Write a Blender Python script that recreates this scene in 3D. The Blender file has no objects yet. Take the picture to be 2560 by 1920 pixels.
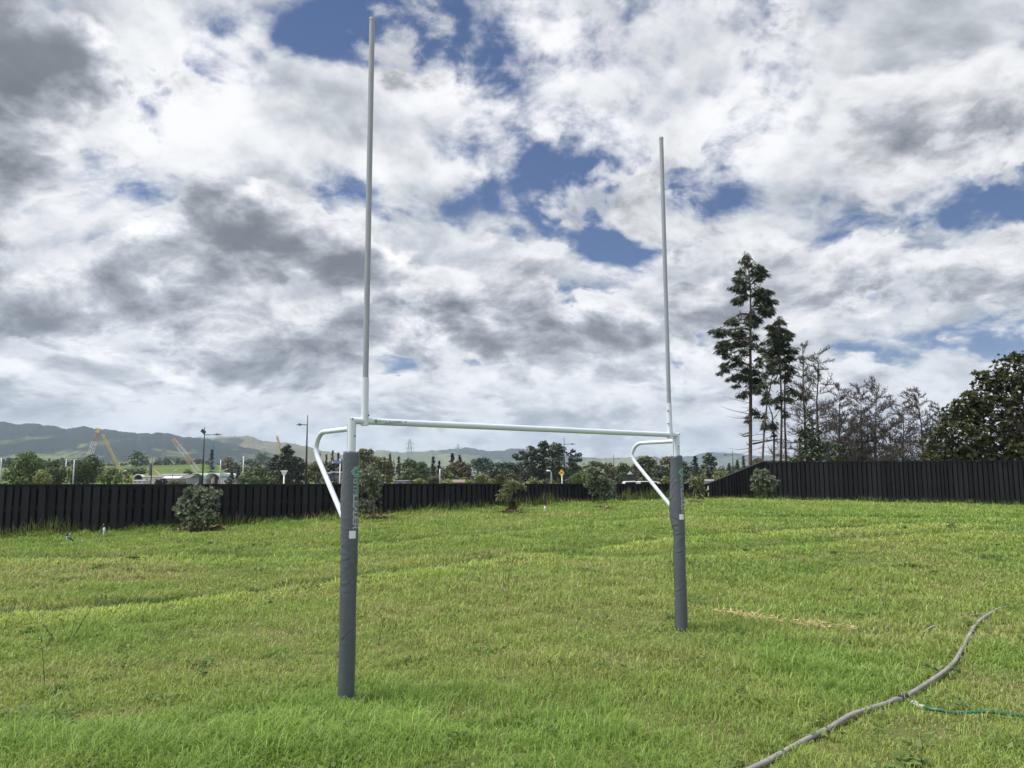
import bpy, math, random
import numpy as np
from mathutils import Vector, Matrix
R = math.radians
rng = np.random.default_rng(11)
random.seed(11)
scene = bpy.context.scene
COL = scene.collection
# ------------------------------------------------------------------ camera geometry (photo pixels, 2560 x 1920)
F = 1920.0
EYE = 1.65
CAM = np.array([0.0, 0.0, EYE])
PITCH, ROLL = R(6.95), R(0.273)
fw = np.array([0, math.cos(PITCH), math.sin(PITCH)])
r0 = np.array([1.0, 0, 0]); u0 = np.array([0, -math.sin(PITCH), math.cos(PITCH)])
rt = r0 * math.cos(ROLL) - u0 * math.sin(ROLL)
up = u0 * math.cos(ROLL) + r0 * math.sin(ROLL)
def ray(px, py):
    return fw + rt * ((px - 1280) / F) + up * ((960 - py) / F)
def at(px, py, Y):
    d = ray(px, py)
    return CAM + d * (Y / d[1])
def mpp(Y):                      # metres per photo pixel at distance Y
    return Y / F
def smooth(t):
    t = np.clip(t, 0, 1); return t * t * (3 - 2 * t)
# ------------------------------------------------------------------ terrain
KY = np.array([-40, 0, 5.5, 7.0, 9, 12, 16, 19.5, 21.3, 25, 29, 33, 46, 60, 9000], float)
KZ = np.array([0, 0, 0.0, 0.01, .06, .22, .467, .665, .76, .86, .81, .78, -.4, -.5, -.5], float)
def vnoise(x, y, seed=0):
    """value noise in 2-D, smooth, -1..1"""
    xi = np.floor(x).astype(np.int64); yi = np.floor(y).astype(np.int64)
    xf = x - xi; yf = y - yi
    u = xf * xf * (3 - 2 * xf); v = yf * yf * (3 - 2 * yf)
    def h(a, b):
        n = (a * 374761393 + b * 668265263 + seed * 974711) & 0x7fffffff
        n = ((n ^ (n >> 13)) * 1274126177) & 0x7fffffff
        n = (n ^ (n >> 16)) & 0xffff
        return n / 32767.5 - 1.0
    return (h(xi, yi) * (1 - u) + h(xi + 1, yi) * u) * (1 - v) + (h(xi, yi + 1) * (1 - u) + h(xi + 1, yi + 1) * u) * v
def fbm(x, y, seed=0, oct=4):
    a, s, t = 0.5, 1.0, 0
    for k in range(oct):
        t = t + a * vnoise(x * s, y * s, seed + k * 17); a *= .5; s *= 2.03
    return t
def base_z(x, y):
    x = np.asarray(x, float); y = np.asarray(y, float)
    yy = y
    z = (np.interp(yy - .7, KY, KZ) + np.interp(yy, KY, KZ) + np.interp(yy + .7, KY, KZ)) / 3
    z = z - .031 * np.clip(x - 8, 0, 30) * smooth((y - 14) / 11) * (y < 60)
    return z
# mowing ridges: polylines on the lawn in photo pixels (converted below)
def ground_hit(px, py, zf=base_z):
    d = ray(px, py); t = 4.0
    lo, hi = 2.0, 120.0
    prev = lo
    s = lo
    while s < hi:
        p = CAM + d * s
        if p[2] < float(zf(p[0], p[1])):
            a, b = prev, s
            for _ in range(30):
                m = (a + b) / 2; q = CAM + d * m
                if q[2] < float(zf(q[0], q[1])): b = m
                else: a = m
            return CAM + d * b
        prev = s; s += .25
    return CAM + d * hi
RIDGES = []
for pl, amp in (([(-300, 1590), (0, 1556), (463, 1518), (856, 1466), (1273, 1408), (1678, 1357), (1990, 1334), (2300, 1318)], 1.0),
                ([(-200, 1418), (300, 1410), (700, 1385), (1000, 1360), (1300, 1335), (1640, 1300)], .45),
                ([(1720, 1400), (2000, 1372), (2300, 1345), (2560, 1330)], .5)):
    RIDGES.append((np.array([ground_hit(*p)[:2] for p in pl]), amp))
def ridge_sd(x, y, poly):
    """signed distance in y from a ridge polyline (positive beyond it)"""
    yl = np.interp(x, poly[:, 0], poly[:, 1])
    return y - yl
def terrain(x, y):
    x = np.asarray(x, float); y = np.asarray(y, float)
    z = base_z(x, y) + (.018 * fbm(x * .55, y * .55, 3) + .02 * fbm(x * .17, y * .17, 5)) * smooth((60 - y) / 20)
    for poly, amp in RIDGES:
        s = ridge_sd(x, y + .12 * fbm(x * .8, y * .3, 9, 2), poly)
        z = z + amp * (.05 * np.exp(-(s / .28) ** 2) - .06 * np.exp(-((s - .5) / .3) ** 2))
    return z
def G(px, py):
    return ground_hit(px, py, terrain)
# ------------------------------------------------------------------ object helpers
def link(o): COL.objects.link(o); return o
def tag(o, label=None, cat=None, group=None, kind=None):
    if label: o['label'] = label
    if cat: o['category'] = cat
    if group: o['group'] = group
    if kind: o['kind'] = kind
    return o
def empty(name, loc, label=None, cat=None, group=None):
    o = link(bpy.data.objects.new(name, None)); o.location = Vector([float(c) for c in loc]); o.empty_display_size = .3
    return tag(o, label, cat, group)
class MB:
    """collects vertices and faces of one mesh"""
    def __init__(s): s.v = []; s.f = []; s.n = 0; s.m = []
    def add(s, V, Fc, mi=0):
        V = np.asarray(V, float).reshape(-1, 3)
        s.v.append(V)
        for f in Fc: s.f.append([i + s.n for i in f]); s.m.append(mi)
        s.n += len(V); return s
    def box(s, c, size, ax=None, mi=0):
        """box centred at c; ax: 3 axis vectors"""
        A = np.eye(3) if ax is None else np.asarray(ax, float)
        h = np.asarray(size, float) / 2
        V = [np.asarray(c) + A[0] * h[0] * i + A[1] * h[1] * j + A[2] * h[2] * k for k in (-1, 1) for j in (-1, 1) for i in (-1, 1)]
        return s.add(V, [(0, 2, 3, 1), (4, 5, 7, 6), (0, 1, 5, 4), (2, 6, 7, 3), (0, 4, 6, 2), (1, 3, 7, 5)], mi)
    def tube(s, P, rad, n=8, caps=True, mi=0):
        P = np.asarray(P, float); k = len(P)
        rad = np.broadcast_to(np.asarray(rad, float), (k,))
        T = np.gradient(P, axis=0); T /= np.linalg.norm(T, axis=1)[:, None] + 1e-12
        ref = np.array([0, 0, 1.0]) if abs(T[0][2]) < .9 else np.array([0, 1.0, 0])
        rings = []; u = np.cross(T[0], ref); u /= np.linalg.norm(u)
        for i in range(k):
            u = u - T[i] * np.dot(u, T[i]); u /= np.linalg.norm(u) + 1e-12
            w = np.cross(T[i], u)
            a = np.arange(n) * 2 * math.pi / n
            rings.append(P[i] + rad[i] * (np.cos(a)[:, None] * u + np.sin(a)[:, None] * w))
        Fc = []
        for i in range(k - 1):
            for j in range(n):
                j2 = (j + 1) % n
                Fc.append((i * n + j, i * n + j2, (i + 1) * n + j2, (i + 1) * n + j))
        if caps: Fc.append(tuple(range(n))[::-1]); Fc.append(tuple((k - 1) * n + j for j in range(n)))
        return s.add(np.vstack(rings), Fc, mi)
    def cyl(s, a, b, r, n=12, r2=None, mi=0):
        return s.tube([a, b], [r, r if r2 is None else r2], n, True, mi)
    def ell(s, c, r, nu=10, nv=6, mi=0):
        V = []; Fc = []
        for i in range(nv + 1):
            t = math.pi * i / nv
            for j in range(nu):
                a = 2 * math.pi * j / nu
                V.append((c[0] + r[0] * math.sin(t) * math.cos(a), c[1] + r[1] * math.sin(t) * math.sin(a), c[2] + r[2] * math.cos(t)))
        for i in range(nv):
            for j in range(nu):
                Fc.append((i * nu + j, (i + 1) * nu + j, (i + 1) * nu + (j + 1) % nu, i * nu + (j + 1) % nu))
        return s.add(V, Fc, mi)
    def build(s, name, mats, parent=None, smooth=False, loc=None, bevel=0):
        V = np.vstack(s.v) if s.v else np.zeros((0, 3))
        off = np.zeros(3) if loc is None else np.asarray(loc, float)
        me = bpy.data.meshes.new(name)
        me.from_pydata((V - off).tolist(), [], s.f)
        mats = mats if isinstance(mats, (list, tuple)) else [mats]
        for m in mats: me.materials.append(m)
        if len(mats) > 1: me.polygons.foreach_set('material_index', np.array(s.m, dtype=np.int32))
        if smooth: me.shade_smooth()
        me.update()
        o = link(bpy.data.objects.new(name, me))
        if parent is not None:
            o.parent = parent
            # parents are unrotated Empties: children keep world coordinates by an offset
            pl = np.array(world_loc(parent)); o.location = Vector(off - pl)
        else:
            o.location = Vector(off)
        if bevel:
            b = o.modifiers.new('bevel', 'BEVEL'); b.width = bevel; b.segments = 2; b.limit_method = 'ANGLE'
        return o
def world_loc(o):
    p = Vector(o.location)
    while o.parent is not None:
        o = o.parent; p = p + o.location
    return p
def fast_mesh(name, V, nper, mat, parent=None, attr=None, loops=None, smooth=False):
    """V (N*nper,3): N separate polygons of nper vertices each, or given loops (M,k) index array"""
    me = bpy.data.meshes.new(name)
    V = np.ascontiguousarray(V, dtype=np.float32)
    off = np.zeros(3, np.float32)
    if parent is not None: off = np.array(world_loc(parent), np.float32)
    me.vertices.add(len(V)); me.vertices.foreach_set('co', (V - off).ravel())
    if loops is None:
        idx = np.arange(len(V), dtype=np.int32); nf = len(V) // nper; tot = np.full(nf, nper, np.int32)
    else:
        idx = loops[0]; tot = loops[1]; nf = len(tot)
    me.loops.add(len(idx)); me.loops.foreach_set('vertex_index', np.ascontiguousarray(idx, dtype=np.int32))
    start = np.zeros(nf, np.int32); start[1:] = np.cumsum(tot)[:-1]
    me.polygons.add(nf); me.polygons.foreach_set('loop_start', start)
    me.polygons.foreach_set('loop_total', tot)
    me.materials.append(mat)
    if attr is not None:
        a = me.color_attributes.new('tint', 'FLOAT_COLOR', 'POINT')
        c = np.ones((len(V), 4), np.float32); c[:, :3] = attr
        a.data.foreach_set('color', c.ravel())
    me.update(calc_edges=True); me.validate()
    if smooth: me.shade_smooth()
    o = link(bpy.data.objects.new(name, me))
    if parent is not None: o.parent = parent
    return o
# ------------------------------------------------------------------ node helpers
class S:
    """a node socket with arithmetic"""
    def __init__(s, nt, out): s.nt = nt; s.o = out
    def _m(s, op, *args, clamp=False):
        n = s.nt.nodes.new('ShaderNodeMath'); n.operation = op; n.use_clamp = clamp
        for i, a in enumerate((s,) + args):
            if isinstance(a, S): s.nt.links.new(a.o, n.inputs[i])
            else: n.inputs[i].default_value = float(a)
        return S(s.nt, n.outputs[0])
    def __add__(s, b): return s._m('ADD', b)
    __radd__ = __add__
    def __mul__(s, b): return s._m('MULTIPLY', b)
    __rmul__ = __mul__
    def __sub__(s, b): return s._m('SUBTRACT', b)
    def __rsub__(s, b): return (s * -1) + b
    def __truediv__(s, b): return s._m('DIVIDE', b)
    def max(s, b): return s._m('MAXIMUM', b)
    def min(s, b): return s._m('MINIMUM', b)
    def pow(s, b): return s._m('POWER', b)
    def exp(s): return s._m('EXPONENT')
    def abs(s): return s._m('ABSOLUTE')
    def clamp(s): return s._m('ADD', 0.0, clamp=True)
    def step(s, a, b):
        n = s.nt.nodes.new('ShaderNodeMapRange'); n.interpolation_type = 'SMOOTHSTEP'
        s.nt.links.new(s.o, n.inputs[0]); n.inputs[1].default_value = a; n.inputs[2].default_value = b
        n.inputs[3].default_value = 0; n.inputs[4].default_value = 1
        return S(s.nt, n.outputs[0])
def combine(nt, x, y, z):
    n = nt.nodes.new('ShaderNodeCombineXYZ')
    for i, a in enumerate((x, y, z)):
        if isinstance(a, S): nt.links.new(a.o, n.inputs[i])
        else: n.inputs[i].default_value = a
    return S(nt, n.outputs[0])
def mixc(nt, fac, a, b):
    n = nt.nodes.new('ShaderNodeMix'); n.data_type = 'RGBA'; n.blend_type = 'MIX'
    for sock, v in ((n.inputs[0], fac), (n.inputs[6], a), (n.inputs[7], b)):
        if isinstance(v, S): nt.links.new(v.o, sock)
        elif isinstance(v, (int, float)): sock.default_value = v
        else: sock.default_value = (*v, 1)
    return S(nt, n.outputs[2])
def noise(nt, vec, scale=1, detail=4, rough=.5, dist=0, typ='FBM', dim='3D', w=None, lac=2.0):
    n = nt.nodes.new('ShaderNodeTexNoise'); n.noise_dimensions = dim; n.noise_type = typ
    n.normalize = True
    if vec is not None: nt.links.new(vec.o, n.inputs['Vector'])
    n.inputs['Scale'].default_value = scale; n.inputs['Detail'].default_value = detail
    n.inputs['Roughness'].default_value = rough; n.inputs['Distortion'].default_value = dist
    n.inputs['Lacunarity'].default_value = lac
    return S(nt, n.outputs['Fac'])
# ------------------------------------------------------------------ sky
SUN_EL, SUN_AZ = R(62), R(-95)      # azimuth measured from +Y (the view direction) towards +X
EXPO = 1.3
CLOUD = 0.5 ** EXPO                 # cloud radiance scale for the chosen exposure
world = bpy.data.worlds.new("World"); scene.world = world; world.use_nodes = True
nt = world.node_tree; nt.nodes.clear()
out = nt.nodes.new('ShaderNodeOutputWorld'); bg = nt.nodes.new('ShaderNodeBackground')
nt.links.new(bg.outputs[0], out.inputs[0])
tc = nt.nodes.new('ShaderNodeTexCoord')
sp = nt.nodes.new('ShaderNodeSeparateXYZ'); nt.links.new(tc.outputs['Generated'], sp.inputs[0])
dx, dy, dz = (S(nt, sp.outputs[i]) for i in range(3))
el = dz._m('ARCSINE'); az = dx._m('ARCTAN2', dy)
den = dz.max(0.0) + 0.42
Px, Py = dx / den, dy / den
sky = nt.nodes.new('ShaderNodeTexSky'); sky.sky_type = 'NISHITA'; sky.sun_disc = False
sky.sun_elevation = SUN_EL; sky.sun_rotation = SUN_AZ; sky.air_density = 1.0; sky.dust_density = .6; sky.ozone_density = 2.2
def azel(px, py):
    d = ray(px, py); d = d / np.linalg.norm(d)
    return math.atan2(d[0], d[1]), math.asin(d[2])
def lobes(lst):
    tot = None
    for px, py, w, h, amp in lst:
        a0, e0 = azel(px, py); sa, se = w / F * math.cos(a0) ** 1 , h / F
        u = (az - a0) * (1 / sa); v = (el - e0) * (1 / se)
        g = ((u * u + v * v) * -1).exp() * amp
        tot = g if tot is None else tot + g
    return tot
BLUE = [(970, 70, 190, 75, .40), (830, 120, 150, 70, .32), (1060, 160, 110, 50, .16), (1160, 60, 60, 60, .10), (520, 120, 40, 30, .03), (700, 205, 110, 40, .13), (770, 60, 90, 60, .15), (690, 130, 70, 40, .10), (560, 10, 50, 20, .12),
        (1180, 510, 110, 60, .27), (1330, 600, 90, 40, .18), (1570, 560, 250, 66, .40), (1790, 470, 130, 50, .14), (1420, 430, 160, 50, .12), (1320, 400, 60, 60, .10),
        (2400, 530, 190, 50, .34), (2540, 440, 150, 60, .16), (2150, 480, 110, 70, .14), (1010, 310, 60, 40, .10), (2250, 862, 200, 42, .27), (2450, 890, 160, 40, .24),
        (1160, 915, 80, 14, .16), (490, 902, 50, 10, .16), (640, 1065, 80, 14, .12), (130, 338, 80, 16, .12), (680, 725, 50, 14, .10)]
DARK = [(40, 110, 240, 150, 1.9), (210, 150, 90, 70, .6), (520, 430, 150, 120, .35), (500, 580, 210, 90, .6), (650, 640, 260, 70, .7), (930, 650, 150, 50, 1.0), (300, 740, 260, 90, .55), (60, 820, 130, 60, .55),
        (20, 430, 60, 60, .5), (1250, 835, 330, 50, .6), (1560, 790, 140, 50, .45), (640, 930, 200, 50, .45), (300, 940, 150, 60, .45), (840, 850, 120, 50, .4), (900, 1000, 200, 30, .2),
        (2120, 730, 330, 50, .20), (2450, 740, 200, 60, .12), (2350, 170, 420, 150, .22), (1900, 60, 260, 90, .16), (1800, 250, 250, 60, .14), (1500, 900, 250, 60, .3), (1750, 950, 200, 80, .3), (2000, 640, 200, 50, .2), (130, 1000, 200, 30, .3)]
LIGHT = [(1410, 340, 130, 50, 1.2), (1880, 280, 130, 70, .8), (1330, 110, 100, 70, 1.2), (860, 460, 90, 40, .8), (560, 170, 60, 50, .4), (420, 200, 170, 140, .9), (1900, 230, 200, 110, .5), (500, 1000, 400, 40, .3), (1200, 980, 400, 50, .35), (1900, 900, 300, 60, .35), (620, 330, 250, 100, .5), (300, 350, 200, 60, .35), (520, 30, 200, 50, .4), (1000, 220, 180, 60, .35), (1150, 330, 220, 60, .3), (130, 600, 150, 80, .3),
         (1000, 430, 200, 60, .25), (1250, 640, 160, 60, .2), (1600, 640, 140, 40, .25), (2350, 930, 160, 60, .4), (2300, 640, 300, 40, .25), (420, 1010, 250, 40, .2)]
PW = combine(nt, Px, Py, 9.1)
w1 = noise(nt, PW, 3.2, 5, .6); w2 = noise(nt, combine(nt, Px, Py, 21.7), 3.2, 5, .6)
az = az + (w1 - .5) * .22; el0 = el; el = el + (w2 - .5) * .15
cover = lobes(BLUE); dark = lobes(DARK); light = lobes(LIGHT); el = el0
def cloud_p(k, seed):
    return combine(nt, Px * k, Py * k, seed)
def warped(P, amt):
    a = nt.nodes.new('ShaderNodeVectorMath'); a.operation = 'MULTIPLY_ADD'
    nt.links.new(warp.outputs['Color'], a.inputs[0]); a.inputs[1].default_value = (amt, amt, amt); nt.links.new(P.o, a.inputs[2])
    return S(nt, a.outputs[0])
warp = nt.nodes.new('ShaderNodeTexNoise'); warp.noise_dimensions = '3D'; nt.links.new(cloud_p(1.0, 4.3).o, warp.inputs['Vector'])
warp.inputs['Scale'].default_value = 2.2; warp.inputs['Detail'].default_value = 3
def puffs(P, sc):
    v = nt.nodes.new('ShaderNodeTexVoronoi'); v.feature = 'SMOOTH_F1'; v.voronoi_dimensions = '2D'; v.normalize = True
    nt.links.new(P.o, v.inputs['Vector']); v.inputs['Scale'].default_value = sc; v.inputs['Detail'].default_value = 1.5; v.inputs['Roughness'].default_value = .5; v.inputs['Smoothness'].default_value = .3
    return S(nt, v.outputs['Distance']) * -1 + .4
lowc = (el * -1 + .46).step(.0, .34)            # 1 near the horizon
hz = (el * -1 + .16).step(.0, .16)
# upper layer: bright broken cloud with blue gaps
A1 = warped(cloud_p(1.0, 4.3), .16); A2 = warped(cloud_p(.965, 4.3), .16)
fa = noise(nt, A1, 5.2, 10, .60, .05); fa2 = noise(nt, A2, 5.2, 5, .58, .05); fa1 = noise(nt, A1, 5.2, 5, .58, .05)
big = noise(nt, A1, 2.6, 2, .5); det = noise(nt, A1, 18.0, 7, .62, .1)
densA = fa * 1.35 + big * .30 + (det - .5) * .45 - cover * 1.15 + light * .15 + dark * .06
alphaA = densA.step(.55, .87)
tA = (fa - .5) * 1.5 + (big - .5) * .8 + (det - .5) * .42 + dark * .42 - light * .6 - (fa1 - fa2) * 2.6 + .34
shA = tA.step(-.25, 1.25)
colA = mixc(nt, (shA * 2).clamp(), (1.0, 1.0, 1.01), (.57, .60, .64))
colA = mixc(nt, (shA * 2 - 1).clamp(), colA, (.22, .235, .255))
# lower layer: separate heaped clouds with grey bodies and bright rims
B1 = warped(cloud_p(1.0, 17.9), .20); B2 = warped(cloud_p(.955, 17.9), .20)
pb1 = puffs(B1, 6.5); pb2 = puffs(B2, 6.5)
fb = noise(nt, B1, 3.5, 10, .57, .05); fb1 = noise(nt, B1, 3.5, 5, .55, .05); fb2 = noise(nt, B2, 3.5, 5, .55, .05)
detb = noise(nt, B1, 24.0, 6, .62, .1)
densB = fb * 1.25 + pb1 * .30 + (detb - .5) * .20 + dark * .30 + lowc * .135 - light * .10 + .01 - cover * .25
alphaB = densB.step(.70, .82)
edgeB = (fb1 - fb2) * 1.6 + (pb1 - pb2) * 1.1
tB = (densB - .74) * 2.6 + .10 + dark * .25 - edgeB * 1.7 + (detb - .5) * .55 - light * .2
shB = tB.step(-.18, 1.34) + (fb - .5) * .4
colB = mixc(nt, (shB * 2).clamp(), (1.0, 1.0, 1.01), (.48, .505, .545))
colB = mixc(nt, (shB * 2 - 1).clamp(), colB, (.155, .165, .185))
mot = nt.nodes.new('ShaderNodeVectorMath'); mot.operation = 'SCALE'; nt.links.new(colB.o, mot.inputs[0]); nt.links.new(((fb - .5) * -1.1 + (detb - .5) * -.5 + 1.0).o, mot.inputs['Scale'])
c = mixc(nt, alphaB, colA, S(nt, mot.outputs[0]))
c = mixc(nt, hz * .5, c, (.80, .83, .86))
thin = (alphaA + alphaB).clamp()
cs = nt.nodes.new('ShaderNodeVectorMath'); cs.operation = 'SCALE'; nt.links.new(c.o, cs.inputs[0]); cs.inputs['Scale'].default_value = CLOUD
sb = nt.nodes.new('ShaderNodeVectorMath'); sb.operation = 'MULTIPLY'; nt.links.new(sky.outputs[0], sb.inputs[0])
SKYK = .036 * 2 * CLOUD
sb.inputs[1].default_value = (SKYK * .56, SKYK * .72, SKYK * 1.02)
alpha = (thin + hz * .9).clamp()
fin = mixc(nt, alpha, S(nt, sb.outputs[0]), S(nt, cs.outputs[0]))
# unseen sky behind the viewer gets added gain to lift surfaces facing the camera
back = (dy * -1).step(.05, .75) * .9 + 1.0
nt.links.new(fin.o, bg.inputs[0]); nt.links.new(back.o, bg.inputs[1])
# ------------------------------------------------------------------ sun, camera, view
sl = bpy.data.lights.new('sun', 'SUN'); sl.energy = 2.7; sl.angle = R(20); sl.color = (1, .955, .88)
so = link(bpy.data.objects.new('sun', sl))
sd = Vector((math.sin(SUN_AZ) * math.cos(SUN_EL), math.cos(SUN_AZ) * math.cos(SUN_EL), math.sin(SUN_EL)))
so.rotation_euler = sd.to_track_quat('Z', 'Y').to_euler(); so.location = (0, 0, 60)
cd = bpy.data.cameras.new('camera'); cam = link(bpy.data.objects.new('camera', cd)); scene.camera = cam
cd.sensor_width = 36; cd.sensor_fit = 'HORIZONTAL'; cd.lens = 36 * F / 2560; cd.clip_start = .1; cd.clip_end = 30000
Mx = Matrix(((rt[0], up[0], -fw[0], CAM[0]), (rt[1], up[1], -fw[1], CAM[1]), (rt[2], up[2], -fw[2], CAM[2]), (0, 0, 0, 1)))
cam.matrix_world = Mx
scene.view_settings.view_transform = 'Standard'; scene.view_settings.look = 'None'; scene.view_settings.gamma = 1
scene.view_settings.exposure = EXPO
scene.render.engine = 'CYCLES'
# ------------------------------------------------------------------ materials
def newmat(name):
    m = bpy.data.materials.new(name); m.use_nodes = True
    nt = m.node_tree; b = nt.nodes['Principled BSDF']; return m, nt, b
def pmat(name, col, rough=.6, var=.12, scale=6, metal=0, bump=0, bscale=40, spec=.5, col2=None):
    """painted / plain surface with slight mottling of its own colour"""
    m, nt, b = newmat(name)
    tc = nt.nodes.new('ShaderNodeTexCoord'); v = S(nt, tc.outputs['Object'])
    n = noise(nt, v, scale, 6, .6)
    c0 = tuple(c * (1 - var) for c in col); c1 = tuple(min(1, c * (1 + var)) for c in col) if col2 is None else col2
    nt.links.new(mixc(nt, n.step(.3, .7), c0, c1).o, b.inputs['Base Color'])
    b.inputs['Roughness'].default_value = rough; b.inputs['Metallic'].default_value = metal
    b.inputs['Specular IOR Level'].default_value = spec
    if bump:
        bm = nt.nodes.new('ShaderNodeBump'); bm.inputs['Strength'].default_value = bump; bm.inputs['Distance'].default_value = .02
        nt.links.new(noise(nt, v, bscale, 5, .6).o, bm.inputs['Height']); nt.links.new(bm.outputs[0], b.inputs['Normal'])
    return m
def leafmat(name, ca, cb, trans=.35, rough=.55, spec=.3, attr=False):
    """leaves or blades: each its own shade between two colours, light passing through"""
    m = bpy.data.materials.new(name); m.use_nodes = True; nt = m.node_tree; nt.nodes.clear()
    out = nt.nodes.new('ShaderNodeOutputMaterial')
    g = nt.nodes.new('ShaderNodeNewGeometry'); rnd = S(nt, g.outputs['Random Per Island'])
    if attr:
        a = nt.nodes.new('ShaderNodeAttribute'); a.attribute_name = 'tint'
        n = nt.nodes.new('ShaderNodeMix'); n.data_type = 'RGBA'; n.blend_type = 'MULTIPLY'; n.inputs[0].default_value = 1
        nt.links.new(a.outputs['Color'], n.inputs[6]); nt.links.new(mixc(nt, rnd, (.88, .88, .88), (1.12, 1.12, 1.12)).o, n.inputs[7])
        col = S(nt, n.outputs[2])
    else:
        col = mixc(nt, rnd, ca, cb)
    p = nt.nodes.new('ShaderNodeBsdfPrincipled'); p.inputs['Roughness'].default_value = rough; p.inputs['Specular IOR Level'].default_value = spec
    t = nt.nodes.new('ShaderNodeBsdfTranslucent')
    nt.links.new(col.o, p.inputs['Base Color']); nt.links.new(col.o, t.inputs[0])
    mx = nt.nodes.new('ShaderNodeMixShader'); mx.inputs[0].default_value = trans
    nt.links.new(p.outputs[0], mx.inputs[1]); nt.links.new(t.outputs[0], mx.inputs[2]); nt.links.new(mx.outputs[0], out.inputs[0])
    return m
WHITE = pmat('white_powdercoat', (.53, .58, .64), .34, .03, 3, spec=.5)
TUBE = pmat('sky_darkened_grey_tube', (.25, .275, .305), .4, .05, 2, metal=.1)  # uprights' dark look against the bright sky is put into this grey
BOLT = pmat('dark_bolt', (.03, .03, .035), .5, .1)
GALV = pmat('galvanised_steel', (.35, .37, .39), .45, .12, 4, metal=.3)
BLACKPOLE = pmat('black_pole_paint', (.018, .02, .024), .45, .2, 3)
BARK = pmat('brown_bark', (.085, .062, .045), .9, .35, 5, bump=.6, bscale=12)
GBARK = pmat('grey_bark', (.14, .115, .09), .9, .35, 5, bump=.6, bscale=12)
DEADWOOD = pmat('dead_twig_bark', (.056, .049, .041), .9, .3, 3)
# black-stained boards: every board its own shade
FENCE, nt_, b_ = newmat('black_stained_timber')
g_ = nt_.nodes.new('ShaderNodeNewGeometry'); tc_ = nt_.nodes.new('ShaderNodeTexCoord')
mp_ = nt_.nodes.new('ShaderNodeMapping'); mp_.inputs['Scale'].default_value = (9, 9, .7); nt_.links.new(tc_.outputs['Object'], mp_.inputs[0])
gr_ = noise(nt_, S(nt_, mp_.outputs[0]), 3.0, 8, .65)
kn_ = noise(nt_, S(nt_, tc_.outputs['Object']), 5.5, 3, .5)
v_ = (S(nt_, g_.outputs['Random Per Island']) * .55 + gr_ * .5 + (kn_.step(.62, .74)) * -.45).clamp()
nt_.links.new(mixc(nt_, v_, (.0030, .0034, .0052), (.0230, .0245, .0300)).o, b_.inputs['Base Color'])
b_.inputs['Roughness'].default_value = .75; b_.inputs['Specular IOR Level'].default_value = .25
# grey vinyl of the post pads, with soft creases
PAD, nt_, b_ = newmat('grey_vinyl')
tc_ = nt_.nodes.new('ShaderNodeTexCoord'); o_ = S(nt_, tc_.outputs['Object'])
nt_.links.new(mixc(nt_, noise(nt_, o_, 5, 6, .6), (.054, .066, .080), (.073, .088, .106)).o, b_.inputs['Base Color'])
b_.inputs['Roughness'].default_value = .36
bm_ = nt_.nodes.new('ShaderNodeBump'); bm_.inputs['Strength'].default_value = .2; bm_.inputs['Distance'].default_value = .01
mp_ = nt_.nodes.new('ShaderNodeMapping'); mp_.inputs['Scale'].default_value = (1, 1, 2.6); mp_.inputs['Rotation'].default_value = (.5, .35, 0); nt_.links.new(o_.o, mp_.inputs[0])
nt_.links.new(noise(nt_, S(nt_, mp_.outputs[0]), 9, 4, .55, .8, 'RIDGED_MULTIFRACTAL').o, bm_.inputs['Height']); nt_.links.new(bm_.outputs[0], b_.inputs['Normal'])
PADEDGE = pmat('grey_pad_piping', (.20, .22, .23), .5, .1)
INKG = pmat('green_print', (.035, .16, .10), .5, .08); INKL = pmat('pale_green_print', (.36, .66, .53), .5, .05)
INKW = pmat('white_print', (.78, .82, .85), .5, .05); INKD = pmat('dark_print', (.075, .085, .10), .5, .05); STICK = pmat('white_sticker', (.62, .66, .68), .45, .04)
INKGREY = pmat('grey_print', (.16, .19, .21), .5, .05); INKLIME = pmat('bright_green_print', (.08, .28, .12), .5, .08)

# ------------------------------------------------------------------ ground
def grid_axis(parts):
    out = []
    for a, b, st in parts: out += list(np.arange(a, b, st))
    out.append(parts[-1][1]); return np.array(out)
gx = grid_axis([(-6000, -300, 570), (-300, -60, 30), (-60, -24, 3), (-24, 30, .2), (30, 60, 3), (60, 300, 30), (300, 6000, 570)])
gy = grid_axis([(-300, -20, 40), (-20, 2, 2), (2, 34, .12), (34, 62, 2), (62, 300, 24), (300, 7000, 670)])
XX, YY = np.meshgrid(gx, gy); ZZ = terrain(XX, YY)
nx, ny = len(gx), len(gy)
V = np.stack([XX, YY, ZZ], -1).reshape(-1, 3)
i = (np.arange(ny - 1)[:, None] * nx + np.arange(nx - 1)[None, :]).ravel()
idx = np.stack([i, i + 1, i + nx + 1, i + nx], 1).ravel()
GROUND, nt_, b_ = newmat('turf_soil')
tc_ = nt_.nodes.new('ShaderNodeTexCoord'); o_ = S(nt_, tc_.outputs['Object'])
gn = noise(nt_, o_, 1.1, 8, .62); gf = noise(nt_, o_, 22, 6, .7)
c_ = mixc(nt_, gn.step(.36, .66), (.060, .090, .022), (.110, .118, .038))
c_ = mixc(nt_, gf.step(.40, .72), c_, (.105, .088, .045))
nt_.links.new(c_.o, b_.inputs['Base Color']); b_.inputs['Roughness'].default_value = .95; b_.inputs['Specular IOR Level'].default_value = .1
tag(fast_mesh('ground', V, 4, GROUND, loops=(idx, np.full(len(i), 4, np.int32)), smooth=True), kind='structure')

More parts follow.
